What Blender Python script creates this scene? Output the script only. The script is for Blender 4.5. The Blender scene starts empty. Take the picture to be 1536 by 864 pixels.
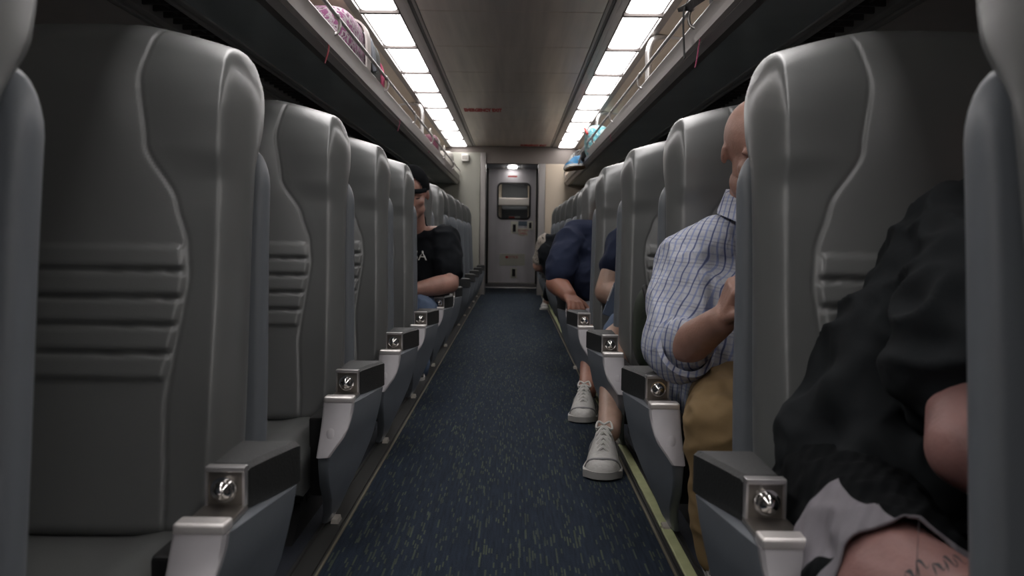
import bpy, bmesh, math, random
from mathutils import Vector, Matrix, Euler, noise
random.seed(7)
SC = bpy.context.scene
COL = SC.collection
PI = math.pi
CAMX, CAMH, F = 0.028, 0.82, 1300.0
ROLL = 0.013

# ------------------------------------------------------------------ materials
def nodes(name):
    m = bpy.data.materials.new(name); m.use_nodes = True
    nt = m.node_tree
    return m, nt, nt.nodes['Principled BSDF']

def mat(name, col, rough=.5, metal=0, bump=0, bscale=200, var=0, vscale=6, spec=.5, stretch=None, coat=0):
    m, nt, b = nodes(name)
    b.inputs['Base Color'].default_value = (*col, 1)
    b.inputs['Roughness'].default_value = rough
    b.inputs['Metallic'].default_value = metal
    b.inputs['Specular IOR Level'].default_value = spec
    b.inputs['Coat Weight'].default_value = coat
    tc = nt.nodes.new('ShaderNodeTexCoord')
    mp = nt.nodes.new('ShaderNodeMapping')
    if stretch: mp.inputs['Scale'].default_value = stretch
    nt.links.new(tc.outputs['Object'], mp.inputs['Vector'])
    if bump:
        n = nt.nodes.new('ShaderNodeTexNoise'); n.inputs['Scale'].default_value = bscale
        n.inputs['Detail'].default_value = 4
        bp = nt.nodes.new('ShaderNodeBump'); bp.inputs['Strength'].default_value = bump
        bp.inputs['Distance'].default_value = .01
        nt.links.new(mp.outputs[0], n.inputs['Vector'])
        nt.links.new(n.outputs['Fac'], bp.inputs['Height'])
        nt.links.new(bp.outputs[0], b.inputs['Normal'])
    if var:
        n2 = nt.nodes.new('ShaderNodeTexNoise'); n2.inputs['Scale'].default_value = vscale
        n2.inputs['Detail'].default_value = 5
        r = nt.nodes.new('ShaderNodeMapRange')
        r.inputs['From Min'].default_value = .3; r.inputs['From Max'].default_value = .7
        r.inputs['To Min'].default_value = 1 - var; r.inputs['To Max'].default_value = 1 + var
        mx = nt.nodes.new('ShaderNodeVectorMath'); mx.operation = 'SCALE'
        mx.inputs[0].default_value = col
        nt.links.new(mp.outputs[0], n2.inputs['Vector'])
        nt.links.new(n2.outputs['Fac'], r.inputs['Value'])
        nt.links.new(r.outputs[0], mx.inputs['Scale'])
        nt.links.new(mx.outputs[0], b.inputs['Base Color'])
    return m

def emit(name, col, s):
    m, nt, b = nodes(name)
    b.inputs['Base Color'].default_value = (.8, .8, .8, 1)
    b.inputs['Emission Color'].default_value = (*col, 1)
    b.inputs['Emission Strength'].default_value = s
    return m

def math_node(nt, op, a, b=None, c=None):
    n = nt.nodes.new('ShaderNodeMath'); n.operation = op
    for i, v in enumerate((a, b, c)):
        if v is None: continue
        if isinstance(v, (int, float)): n.inputs[i].default_value = v
        else: nt.links.new(v, n.inputs[i])
    return n.outputs[0]

def carpet_mat():
    m, nt, b = nodes('carpet')
    M = lambda *a: math_node(nt, *a)
    tc = nt.nodes.new('ShaderNodeTexCoord')
    sp = nt.nodes.new('ShaderNodeSeparateXYZ'); nt.links.new(tc.outputs['Object'], sp.inputs[0])
    x, y = sp.outputs[0], sp.outputs[1]
    def dashes(w, L, thr, seed):
        cx = M('FLOOR', M('DIVIDE', x, w))
        wn = nt.nodes.new('ShaderNodeTexWhiteNoise'); wn.noise_dimensions = '1D'
        nt.links.new(M('ADD', cx, seed), wn.inputs['W'])
        off = wn.outputs['Value']
        cy = M('FLOOR', M('ADD', M('DIVIDE', y, L), M('MULTIPLY', off, 7.3)))
        cb = nt.nodes.new('ShaderNodeCombineXYZ'); nt.links.new(cx, cb.inputs[0]); nt.links.new(cy, cb.inputs[1])
        w2 = nt.nodes.new('ShaderNodeTexWhiteNoise'); w2.noise_dimensions = '3D'
        cb.inputs[2].default_value = seed
        nt.links.new(cb.outputs[0], w2.inputs['Vector'])
        on = M('GREATER_THAN', w2.outputs['Value'], thr)
        fx = M('FRACT', M('DIVIDE', x, w))
        ed = M('LESS_THAN', M('ABSOLUTE', M('SUBTRACT', fx, .5)), .30)
        return M('MULTIPLY', on, ed)
    d1 = dashes(.007, .035, .86, 3.0)
    d2 = dashes(.0085, .07, .93, 11.0)
    # wide-scale clustering
    nz = nt.nodes.new('ShaderNodeTexNoise'); nz.inputs['Scale'].default_value = 9
    nz.inputs['Detail'].default_value = 2
    mp = nt.nodes.new('ShaderNodeMapping'); mp.inputs['Scale'].default_value = (1.6, .35, 1)
    nt.links.new(tc.outputs['Object'], mp.inputs[0]); nt.links.new(mp.outputs[0], nz.inputs[0])
    cl = M('MULTIPLY', M('MAXIMUM', d1, d2), M('SMOOTH_MIN', 1.0, M('MULTIPLY', nz.outputs['Fac'], 1.3), .1))
    fine = nt.nodes.new('ShaderNodeTexNoise'); fine.inputs['Scale'].default_value = 420
    nt.links.new(tc.outputs['Object'], fine.inputs[0])
    mix = nt.nodes.new('ShaderNodeMix'); mix.data_type = 'RGBA'
    mix.inputs[6].default_value = (.0145, .0215, .034, 1)
    mix.inputs[7].default_value = (.075, .090, .056, 1)
    nt.links.new(M('MULTIPLY', cl, .75), mix.inputs[0])
    st = nt.nodes.new('ShaderNodeTexNoise'); st.inputs['Scale'].default_value = 60
    mp2 = nt.nodes.new('ShaderNodeMapping'); mp2.inputs['Scale'].default_value = (2.5, .15, 1)
    nt.links.new(tc.outputs['Object'], mp2.inputs[0]); nt.links.new(mp2.outputs[0], st.inputs[0])
    sc = nt.nodes.new('ShaderNodeVectorMath'); sc.operation = 'SCALE'
    nt.links.new(mix.outputs[2], sc.inputs[0])
    nt.links.new(M('ADD', M('MULTIPLY', fine.outputs['Fac'], .8), M('MULTIPLY', st.outputs['Fac'], 1.2)), sc.inputs['Scale'])
    nt.links.new(sc.outputs[0], b.inputs['Base Color'])
    b.inputs['Roughness'].default_value = .95
    b.inputs['Specular IOR Level'].default_value = .15
    bp = nt.nodes.new('ShaderNodeBump'); bp.inputs['Strength'].default_value = .5; bp.inputs['Distance'].default_value = .004
    nt.links.new(fine.outputs['Fac'], bp.inputs['Height']); nt.links.new(bp.outputs[0], b.inputs['Normal'])
    return m

def plaid_mat():
    m, nt, b = nodes('plaid_cotton')
    M = lambda *a: math_node(nt, *a)
    tc = nt.nodes.new('ShaderNodeTexCoord')
    dn = nt.nodes.new('ShaderNodeTexNoise'); dn.inputs['Scale'].default_value = 7; dn.inputs['Detail'].default_value = 2
    nt.links.new(tc.outputs['Object'], dn.inputs[0])
    vm = nt.nodes.new('ShaderNodeVectorMath'); vm.operation = 'MULTIPLY_ADD'
    nt.links.new(dn.outputs['Color'], vm.inputs[0]); vm.inputs[1].default_value = (.03, .03, .03)
    nt.links.new(tc.outputs['Object'], vm.inputs[2])
    sp = nt.nodes.new('ShaderNodeSeparateXYZ'); nt.links.new(vm.outputs[0], sp.inputs[0])
    x = M('ADD', M('SUBTRACT', sp.outputs[0], M('MULTIPLY', sp.outputs[1], .6)), M('MULTIPLY', sp.outputs[2], -.16))
    z = M('ADD', sp.outputs[2], M('MULTIPLY', sp.outputs[0], .12))
    def line(c, per, off, w):
        f = M('FRACT', M('DIVIDE', M('ADD', c, off), per))
        return M('LESS_THAN', M('ABSOLUTE', M('SUBTRACT', f, .5)), w / per / 2)
    def mixc(fac, a, col):
        mx = nt.nodes.new('ShaderNodeMix'); mx.data_type = 'RGBA'
        nt.links.new(fac, mx.inputs[0])
        if isinstance(a, tuple): mx.inputs[6].default_value = a
        else: nt.links.new(a, mx.inputs[6])
        mx.inputs[7].default_value = col
        return mx.outputs[2]
    c = mixc(M('MULTIPLY', line(x, .021, .0, .006), .65), (.52, .54, .60, 1), (.17, .23, .50, 1))
    c = mixc(M('MULTIPLY', line(z, .021, .0, .0045), .38), c, (.22, .27, .48, 1))
    c = mixc(M('MULTIPLY', line(x, .042, .0105, .0036), .8), c, (.06, .07, .16, 1))
    c = mixc(M('MULTIPLY', line(z, .063, .0105, .003), .35), c, (.06, .07, .16, 1))
    nt.links.new(c, b.inputs['Base Color'])
    b.inputs['Roughness'].default_value = .85
    n = nt.nodes.new('ShaderNodeTexNoise'); n.inputs['Scale'].default_value = 14; n.inputs['Detail'].default_value = 3
    mp = nt.nodes.new('ShaderNodeMapping'); mp.inputs['Rotation'].default_value = (0, .6, 0); mp.inputs['Scale'].default_value = (1.6, 1, .6)
    nt.links.new(tc.outputs['Object'], mp.inputs[0]); nt.links.new(mp.outputs[0], n.inputs[0])
    bp = nt.nodes.new('ShaderNodeBump'); bp.inputs['Strength'].default_value = .8; bp.inputs['Distance'].default_value = .03
    nt.links.new(n.outputs['Fac'], bp.inputs['Height']); nt.links.new(bp.outputs[0], b.inputs['Normal'])
    return m

def patch_mat(name, cols, scale, rough=.8):
    m, nt, b = nodes(name)
    tc = nt.nodes.new('ShaderNodeTexCoord')
    v = nt.nodes.new('ShaderNodeTexNoise'); v.inputs['Scale'].default_value = scale; v.inputs['Detail'].default_value = 3
    nt.links.new(tc.outputs['Object'], v.inputs[0])
    cr = nt.nodes.new('ShaderNodeValToRGB'); cr.color_ramp.interpolation = 'CONSTANT'
    el = cr.color_ramp.elements
    for i, c in enumerate(cols):
        p = .0 if i == 0 else .38 + .24 * (i - 1) / max(1, len(cols) - 2)
        e = el[i] if i < 2 else el.new(p)
        e.position = p; e.color = (*c, 1)
    nt.links.new(v.outputs['Fac'], cr.inputs[0]); nt.links.new(cr.outputs[0], b.inputs['Base Color'])
    b.inputs['Roughness'].default_value = rough
    return m

def shorts_mat():
    m, nt, b = nodes('striped_shorts')
    M = lambda *a: math_node(nt, *a)
    tc = nt.nodes.new('ShaderNodeTexCoord')
    sp = nt.nodes.new('ShaderNodeSeparateXYZ'); nt.links.new(tc.outputs['Object'], sp.inputs[0])
    x, y, z = sp.outputs[0], sp.outputs[1], sp.outputs[2]
    hem = M('LESS_THAN', M('SUBTRACT', y, M('MULTIPLY', M('SINE', M('MULTIPLY', x, 26)), .006)), 1.122)
    wob = M('ADD', .492, M('MULTIPLY', M('SINE', M('MULTIPLY', y, 24)), .010))
    stripe = M('MULTIPLY', M('LESS_THAN', M('ABSOLUTE', M('SUBTRACT', x, wob)), .036), M('LESS_THAN', y, 1.29))
    lower = M('MULTIPLY', M('LESS_THAN', x, .48), M('LESS_THAN', y, 1.140))
    near = M('LESS_THAN', x, .8)
    g = M('MULTIPLY', M('MAXIMUM', M('MAXIMUM', hem, stripe), lower), near)
    mx = nt.nodes.new('ShaderNodeMix'); mx.data_type = 'RGBA'
    mx.inputs[6].default_value = (.006, .007, .008, 1); mx.inputs[7].default_value = (.25, .235, .26, 1)
    nt.links.new(g, mx.inputs[0]); nt.links.new(mx.outputs[2], b.inputs['Base Color'])
    b.inputs['Roughness'].default_value = .9; b.inputs['Specular IOR Level'].default_value = .1
    n = nt.nodes.new('ShaderNodeTexWave'); n.inputs['Scale'].default_value = 14; n.inputs['Distortion'].default_value = 2
    mp = nt.nodes.new('ShaderNodeMapping'); mp.inputs['Rotation'].default_value = (0, 0, .6)
    nt.links.new(tc.outputs['Object'], mp.inputs[0]); nt.links.new(mp.outputs[0], n.inputs[0])
    bp = nt.nodes.new('ShaderNodeBump'); bp.inputs['Strength'].default_value = .35; bp.inputs['Distance'].default_value = .006
    nt.links.new(n.outputs['Fac'], bp.inputs['Height']); nt.links.new(bp.outputs[0], b.inputs['Normal'])
    return m

def glass_mat():
    m, nt, b = nodes('door_glass')
    b.inputs['Base Color'].default_value = (.9, .92, .92, 1)
    b.inputs['Roughness'].default_value = .03
    b.inputs['Transmission Weight'].default_value = 1
    b.inputs['IOR'].default_value = 1.1
    return m

def skin_mat(name, col, blotch=.12):
    m = mat(name, col, .5, bump=.15, bscale=160, var=blotch, vscale=18)
    b = m.node_tree.nodes['Principled BSDF']
    b.inputs['Subsurface Weight'].default_value = .12
    b.inputs['Subsurface Radius'].default_value = (.02, .008, .004)
    return m

MT = dict(
    leather=mat('grey_leather', (.130, .134, .132), .33, spec=.7, bump=.04, bscale=320, var=.05, vscale=5),
    shell=mat('grey_shell', (.16, .175, .195), .42, bump=.05, bscale=300),
    arm=mat('blue_grey_plastic', (.17, .185, .205), .42, bump=.05, bscale=250, var=.06, vscale=14),
    armfront=mat('silver_grey_paint', (.40, .385, .40), .38, metal=.2, var=.06, vscale=20),
    cap=mat('brushed_cap', (.78, .74, .72), .32, metal=.5),
    plate=mat('dark_steel', (.24, .22, .20), .30, metal=.85),
    frame=mat('plate_edge', (.62, .60, .60), .28, metal=.8),
    chrome=mat('chrome', (.75, .74, .73), .08, metal=1),
    pad=mat('black_vinyl', (.022, .023, .023), .5, bump=.2, bscale=260),
    black=mat('black_frame', (.012, .012, .013), .6),
    foot=mat('worn_silver', (.6, .56, .5), .35, metal=.6),
    ceil=mat('ceiling_metal', (.86, .79, .71), .30, metal=.4, var=.10, vscale=3, stretch=(6, .25, 1)),  # stretched streaks in the colour imitate reflections along the panels
    trim=mat('trim_aluminium', (.33, .31, .30), .38, metal=.8, var=.05),
    trimdark=mat('dark_trim', (.03, .03, .03), .45),
    bronze=mat('brown_trim', (.20, .175, .16), .45, metal=.4),
    lampframe=mat('lamp_frame_paint', (.10, .085, .08), .7),
    moulding=mat('moulding_grey', (.50, .50, .485), .4, metal=.3), slat=mat('slat_black', (.10, .09, .09), .5),
    soffit=mat('dark_soffit', (.58, .65, .66), .25, metal=.3, var=.1, vscale=1.5),
    bay=mat('beige_panel', (.58, .49, .385), .5, var=.04, vscale=2),
    wallp=mat('wall_panel', (.68, .64, .62), .45, var=.05),
    beige=mat('beige_bulkhead', (.33, .325, .28), .5, var=.03),
    doorm=mat('door_steel', (.52, .50, .515), .34, metal=.6, var=.08, vscale=2, stretch=(4, 4, .4)),
    rubber=mat('black_rubber', (.01, .01, .01), .6),
    sign=mat('sign_cream', (.72, .71, .60), .5),
    red=mat('red_lettering', (.6, .035, .03), .5),
    white=mat('white_plastic', (.7, .69, .66), .45),
    lamp=emit('light_diffuser', (1.0, .965, .955), 7.0),
    lamp2=emit('vestibule_lens', (1.0, .95, .93), 45.0),
    lamp3=emit('gangway_fill_lens', (1.0, .93, .85), 30.0),
    carpet=carpet_mat(),
    carpetdark=mat('dark_floor', (.014, .018, .028), .9, bump=.4, bscale=300),
    track=mat('black_track', (.012, .012, .011), .55),
    edge=mat('edge_metal', (.20, .18, .13), .5, metal=.5),
    glow=mat('pale_green_strip', (.36, .38, .20), .55, var=.12, vscale=20),
    threshold=mat('threshold_plate', (.30, .30, .31), .35, metal=.8),
    glass=glass_mat(),
    winglass=mat('dark_window', (.01, .012, .014), .06, spec=.8),
    skinC=skin_mat('fair_skin', (.40, .225, .175)),
    skinA=skin_mat('rosy_skin', (.40, .22, .175)),
    skinE=skin_mat('tanned_skin', (.31, .145, .10)),
    skinD=skin_mat('pale_skin', (.40, .26, .20)),
    skinB=skin_mat('pink_skin', (.34, .18, .165)),
    plaid=plaid_mat(),
    khaki=mat('khaki_cotton', (.235, .155, .07), .85, bump=.5, bscale=9, var=.1, vscale=8),
    blackcloth=mat('black_cotton', (.0085, .010, .0125), .9, bump=.5, bscale=9, spec=.15),
    navy=mat('navy_knit', (.011, .017, .042), .85, bump=.5, bscale=9, spec=.3),
    jeans=mat('blue_denim', (.09, .13, .21), .9, bump=.3, bscale=30),
    greycloth=mat('grey_jersey', (.25, .235, .265), .8, bump=.6, bscale=16, stretch=(1, 1, 3)),
    shortsblack=shorts_mat(), tee=mat('faded_black_cotton', (.0165, .019, .021), .9, bump=.5, bscale=9, spec=.15),
    ink=mat('tattoo_ink', (.055, .05, .055), .6),
    shoe=mat('white_shoe', (.50, .49, .47), .6, bump=.3, bscale=60, var=.08, vscale=30),
    shoegrey=mat('shoe_grey_panel', (.22, .22, .23), .6),
    sole=mat('shoe_sole', (.42, .41, .39), .7),
    darksole=mat('dark_outsole', (.02, .02, .02), .7),
    lace=mat('lace', (.6, .59, .56), .7),
    pinkbag=patch_mat('pink_pattern', [(.27, .23, .25), (.18, .05, .13), (.30, .26, .28), (.09, .02, .06)], 26),
    pinkstrap=mat('light_strap', (.55, .50, .48), .7),
    pink=mat('hot_pink', (.60, .10, .20), .6),
    ribbon=mat('red_pink_ribbon', (.42, .05, .07), .6),
    ribbonm=mat('magenta_ribbon', (.40, .03, .12), .6),
    blackbag=mat('black_nylon', (.010, .010, .011), .6, bump=.4, bscale=30),
    bagmesh=mat('bag_mesh', (.045, .05, .045), .8, bump=.6, bscale=120),
    teal=patch_mat('teal_pattern', [(.25, .60, .62), (.10, .36, .44), (.55, .75, .74), (.6, .2, .2)], 25),
    bluesneak=mat('blue_sneaker', (.02, .20, .42), .6),
    tan=mat('tan_gum_sole', (.36, .22, .12), .6),
    green=patch_mat('olive_pack', [(.012, .020, .014), (.022, .032, .02), (.03, .04, .025)], 14),
    camo=patch_mat('speckled_cloth', [(.06, .05, .045), (.35, .31, .27), (.14, .12, .11)], 35),
    maroon=mat('maroon_bag', (.10, .02, .04), .7),
    whitebag=mat('white_bag', (.33, .31, .28), .6, bump=.5, bscale=20),
    bottle=mat('dark_bottle', (.02, .025, .03), .25),
    silvertube=mat('silver_tube', (.55, .53, .52), .32, metal=.7),
    phone=mat('phone_body', (.02, .02, .022), .2),
    phoneblue=mat('tablet_cover', (.11, .14, .20), .5),
    lip=mat('lips', (.36, .13, .11), .5),
    hair=mat('dark_hair', (.02, .014, .01), .8),
)

# ------------------------------------------------------------------ builders
def finish(name, bm, m, parent=None, smooth=True, world_parent=False, angle=40):
    bmesh.ops.recalc_face_normals(bm, faces=bm.faces)
    me = bpy.data.meshes.new(name)
    bm.to_mesh(me); bm.free()
    if isinstance(m, (list, tuple)):
        for x in m: me.materials.append(x)
    else:
        me.materials.append(m)
    if smooth:
        for p in me.polygons: p.use_smooth = True
        try: me.set_sharp_from_angle(angle=math.radians(angle))
        except Exception: pass
    o = bpy.data.objects.new(name, me); COL.objects.link(o)
    if smooth:
        wn = o.modifiers.new('wn', 'WEIGHTED_NORMAL'); wn.keep_sharp = True
    if parent is not None:
        o.parent = parent
    return o

def empty(name, loc=(0, 0, 0), rz=0):
    o = bpy.data.objects.new(name, None); COL.objects.link(o)
    o.location = loc; o.rotation_euler = (0, 0, rz); o.empty_display_size = .05
    return o

def tag(o, label, cat, group=None, kind=None):
    if label: o['label'] = label
    if cat: o['category'] = cat
    if group: o['group'] = group
    if kind: o['kind'] = kind
    return o

def struct(name, bm, m, parent=None, smooth=False, label=None):
    o = finish(name, bm, m, parent, smooth)
    if parent is None: o['kind'] = 'structure'
    if label: o['label'] = label
    return o

def copy_tree(o, parent=None):
    c = o.copy(); COL.objects.link(c); c.parent = parent
    for ch in list(o.children):
        copy_tree(ch, c)
    return c

def add_box(bm, x0, x1, y0, y1, z0, z1, bev=0, seg=2):
    vs = [bm.verts.new((x, y, z)) for x in (x0, x1) for y in (y0, y1) for z in (z0, z1)]
    q = [(0, 1, 3, 2), (4, 6, 7, 5), (0, 4, 5, 1), (2, 3, 7, 6), (0, 2, 6, 4), (1, 5, 7, 3)]
    fs = [bm.faces.new([vs[i] for i in f]) for f in q]
    if bev:
        es = list({e for f in fs for e in f.edges})
        bmesh.ops.bevel(bm, geom=es, offset=bev, segments=seg, affect='EDGES', profile=.5)
    return vs

def add_loft(bm, rings, cap=True, closed=True):
    R = [[bm.verts.new(p) for p in r] for r in rings]
    n = len(R[0])
    for a, b in zip(R, R[1:]):
        for i in range(n if closed else n - 1):
            j = (i + 1) % n
            bm.faces.new((a[i], a[j], b[j], b[i]))
    if cap:
        bm.faces.new(R[0][::-1]); bm.faces.new(R[-1])
    return R

def add_tube(bm, pts, r, n=10, cap=True, flat=1.0):
    pts = [Vector(p) for p in pts]
    rs = r if isinstance(r, (list, tuple)) else [r] * len(pts)
    rings = []
    up = Vector((0, 0, 1))
    t0 = (pts[1] - pts[0]).normalized()
    if abs(t0.dot(up)) > .9: up = Vector((1, 0, 0))
    for i, p in enumerate(pts):
        t = (pts[min(i + 1, len(pts) - 1)] - pts[max(i - 1, 0)]).normalized()
        s = t.cross(up).normalized(); u = s.cross(t).normalized(); up = u
        rings.append([p + (s * math.cos(2 * PI * k / n) * flat + u * math.sin(2 * PI * k / n)) * rs[i] for k in range(n)])
    add_loft(bm, rings, cap)

def smooth_path(ps, k=6):
    ps = [Vector(p) for p in ps]; out = []
    for i in range(len(ps) - 1):
        p0, p1, p2, p3 = ps[max(i - 1, 0)], ps[i], ps[i + 1], ps[min(i + 2, len(ps) - 1)]
        for j in range(k):
            t = j / k
            out.append(.5 * ((2 * p1) + (-p0 + p2) * t + (2 * p0 - 5 * p1 + 4 * p2 - p3) * t * t + (-p0 + 3 * p1 - 3 * p2 + p3) * t ** 3))
    out.append(ps[-1]); return out

def add_ell(bm, c, r, rot=None, n=20):
    g = bmesh.ops.create_uvsphere(bm, u_segments=n, v_segments=max(8, n // 2), radius=1)
    m = Matrix.Translation(Vector(c)) @ (rot.to_matrix().to_4x4() if rot else Matrix()) @ Matrix.Diagonal((*r, 1))
    bmesh.ops.transform(bm, matrix=m, verts=g['verts'])
    return g['verts']

def add_capsule(bm, p0, r0, p1, r1, n=18, flat=1.0, fdir=None):
    """tapered limb with hemispherical ends"""
    p0, p1 = Vector(p0), Vector(p1)
    d = (p1 - p0); L = d.length
    if L < 1e-5: d = Vector((0, 0, 1))
    t = d.normalized()
    ref = Vector(fdir) if fdir else (Vector((0, 0, 1)) if abs(t.z) < .9 else Vector((0, 1, 0)))
    s = t.cross(ref).normalized(); u = s.cross(t).normalized()
    rings = []
    for k in range(6):
        a = -PI / 2 + PI / 2 * (k + .15) / 6
        rings.append((p0 + t * math.sin(a) * r0, math.cos(a) * r0))
    rings.append((p0, r0)); rings.append((p1, r1))
    for k in range(6):
        a = PI / 2 * (k + .85) / 6
        rings.append((p1 + t * math.sin(a) * r1, math.cos(a) * r1))
    add_loft(bm, [[c + (s * math.cos(2 * PI * i / n) + u * math.sin(2 * PI * i / n) * flat) * r for i in range(n)] for c, r in rings])

def remesh(name, bm, m, parent, voxel=.008, smooth_it=6, wrinkle=0, wscale=.12, seed=0, stretch=(1, 1, 1)):
    """union of overlapping closed shapes as one continuous skin"""
    bmesh.ops.recalc_face_normals(bm, faces=bm.faces)
    me = bpy.data.meshes.new('t'); bm.to_mesh(me); bm.free()
    o = bpy.data.objects.new('t', me); COL.objects.link(o)
    r = o.modifiers.new('r', 'REMESH'); r.mode = 'VOXEL'; r.voxel_size = voxel
    if smooth_it:
        s = o.modifiers.new('s', 'SMOOTH'); s.iterations = smooth_it; s.factor = .5
    dg = bpy.context.evaluated_depsgraph_get()
    nm = bpy.data.meshes.new_from_object(o.evaluated_get(dg))
    bpy.data.objects.remove(o); bpy.data.meshes.remove(me)
    nm.name = name
    if wrinkle:
        nm.calc_loop_triangles() if hasattr(nm, 'calc_loop_triangles') else None
        normals = [v.normal.copy() for v in nm.vertices]
        for v, nn in zip(nm.vertices, normals):
            q = Vector((v.co.x * stretch[0], v.co.y * stretch[1], v.co.z * stretch[2])) / wscale + Vector((seed, seed, seed))
            f = noise.noise(q) + .5 * noise.noise(q * 2.1)
            f = 1 - 2 * abs(f)
            v.co += nn * wrinkle * (f - .5)
    nm.materials.clear(); nm.materials.append(m)
    for p in nm.polygons: p.use_smooth = True
    ob = bpy.data.objects.new(name, nm); COL.objects.link(ob)
    if parent is not None: ob.parent = parent
    return ob

def text_mesh(name, txt, size, m, M, parent=None, ext=.001, sx=1.0, bold=0):
    c = bpy.data.curves.new('txt', 'FONT'); c.body = txt; c.size = size; c.extrude = ext
    c.align_x = 'CENTER'; c.align_y = 'CENTER'; c.offset = bold
    o = bpy.data.objects.new('txt', c); COL.objects.link(o)
    dg = bpy.context.evaluated_depsgraph_get()
    me = bpy.data.meshes.new_from_object(o.evaluated_get(dg))
    bpy.data.objects.remove(o); bpy.data.curves.remove(c)
    me.transform(M @ Matrix.Diagonal((sx, 1, 1, 1)))
    me.name = name; me.materials.clear(); me.materials.append(m)
    ob = bpy.data.objects.new(name, me); COL.objects.link(ob)
    if parent: ob.parent = parent
    return ob

def interp(tbl, t):
    if t <= tbl[0][0]: return tbl[0][1]
    for (a, va), (b, vb) in zip(tbl, tbl[1:]):
        if t <= b:
            k = (t - a) / (b - a); k = k * k * (3 - 2 * k) * .5 + k * .5
            return va + (vb - va) * k
    return tbl[-1][1]

def sstep(a, b, x):
    t = max(0, min(1, (x - a) / (b - a))); return t * t * (3 - 2 * t)

Y0, Y1 = -3.6, 12.45
CZ = 2.12     # ceiling height

# ------------------------------------------------------------------ floor
bm = bmesh.new(); add_box(bm, -2.1, 2.1, Y0, 14.2, -.08, 0); struct('floor', bm, MT['carpetdark'])
bm = bmesh.new(); add_box(bm, -.43, .43, Y0, 14.1, 0, .006)
tag(struct('floor_aisle', bm, MT['carpet']), 'blue aisle carpet with short greenish dashes running lengthwise', None)
bm = bmesh.new(); add_box(bm, -.9, .9, 14.1, 18.2, -.08, .001); struct('floor_vestibule', bm, MT['track'])
bm = bmesh.new(); add_box(bm, -.43, .43, 14.1, 14.32, 0, .012, .003); struct('trim_1', bm, MT['threshold'], label='steel threshold plate at the far end of the carpet')
n = 2
for s in (-1, 1):
    bm = bmesh.new(); add_box(bm, min(s * .43, s * .436), max(s * .43, s * .436), Y0, 12.4, 0, .010)
    struct('trim_%d' % n, bm, MT['edge']); n += 1
    bm = bmesh.new()
    for a, b_, z in ((.436, .50, .008), (.442, .447, .014), (.492, .50, .014)):
        add_box(bm, min(s * a, s * b_), max(s * a, s * b_), Y0, 12.4, 0, z)
    struct('trim_%d' % n, bm, MT['track']); n += 1
# pale floor strip along the right seat track, in lengths with bolts
bm = bmesh.new()
y = Y0
while y < 12.3:
    add_box(bm, .452, .482, y, y + .985, .008, .016, .003); y += 1.0
struct('trim_%d' % n, bm, MT['glow'], label='pale green strip beside the right-hand seat track'); n += 1

# ------------------------------------------------------------------ ceiling
def seg_lines():
    k = -9
    out = []
    while 5.07 + .92 * k < 12.4:
        out.append(5.07 + .92 * k); k += 1
    return out
SEG = seg_lines()
bm = bmesh.new()
add_box(bm, -2.1, 2.1, Y0, Y1, CZ + .06, CZ + .12)
struct('ceiling', bm, MT['trimdark'])
bm = bmesh.new()
for y in SEG:
    add_box(bm, -.53, .53, y + .006, y + .914, CZ, CZ + .03, .002, 1)
ceiling_panels = struct('ceiling_panels', bm, MT['ceil'], smooth=False)
for s in (-1, 1):
    bm = bmesh.new()
    def strip(xa, xb, za, zb):
        add_box(bm, min(s * xa, s * xb), max(s * xa, s * xb), Y0, Y1, za, zb, .003)
    strip(.532, .552, CZ - .004, CZ + .04)
    strip(.572, .60, CZ - .005, CZ + .04)
    strip(.60, .645, CZ - .002, CZ + .04)
    strip(.868, .915, CZ - .022, CZ + .04)
    struct('trim_%d' % n, bm, MT['trim'], smooth=True); n += 1
    bm = bmesh.new()
    strip(.552, .572, CZ + .0, CZ + .04)
    struct('trim_%d' % n, bm, MT['trimdark']); n += 1

# light panels
ORD = ['', 'first', 'second', 'third', 'fourth', 'fifth', 'sixth', 'seventh', 'eighth', 'ninth', 'tenth', 'eleventh', 'twelfth', 'thirteenth', 'fourteenth', 'fifteenth', 'sixteenth', 'seventeenth', 'eighteenth']
def rounded_rect(w, h, r, k=5):
    out = []
    for cx, cy, a0 in ((w - r, h - r, 0), (-w + r, h - r, PI / 2), (-w + r, -h + r, PI), (w - r, -h + r, 1.5 * PI)):
        for i in range(k + 1):
            a = a0 + PI / 2 * i / k
            out.append((cx + r * math.cos(a), cy + r * math.sin(a)))
    return out
def make_light():
    e = empty('ceiling_light')
    rr = rounded_rect(.106, .441, .022)
    bm = bmesh.new()
    add_loft(bm, [[(x, y, .03) for x, y in rr], [(x, y, .008) for x, y in rr], [(x * .97, y * .992, -.004) for x, y in rr], [(x * .86, y * .975, -.009) for x, y in rr]])
    finish('diffuser', bm, MT['lamp'], e)
    bm = bmesh.new()
    o1 = [(-.112, -.46), (.112, -.46), (.112, .46), (-.112, .46)]
    add_box(bm, -.112, .112, -.46, -.441, -.021, .035); add_box(bm, -.112, .112, .441, .46, -.021, .035)
    add_box(bm, -.112, -.104, -.438, .438, -.004, .035); add_box(bm, .104, .112, -.438, .438, -.004, .035)
    finish('light_frame', bm, MT['lampframe'], e, smooth=False)
    return e
proto_light = make_light()
first = True
for s, side in ((-1, 'left'), (1, 'right')):
    for i, y in enumerate(SEG):
        o = proto_light if first else copy_tree(proto_light)
        first = False
        o.location = (s * .757, y + .46, CZ)
        k = len(SEG) - i
        tag(o, '%s bright white ceiling light panel from the far door in the %s row' % (ORD[k], side) if k > 1 else
            'bright white ceiling light panel nearest the far door in the %s row' % side, 'ceiling light', 'ceiling light panels')

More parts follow.
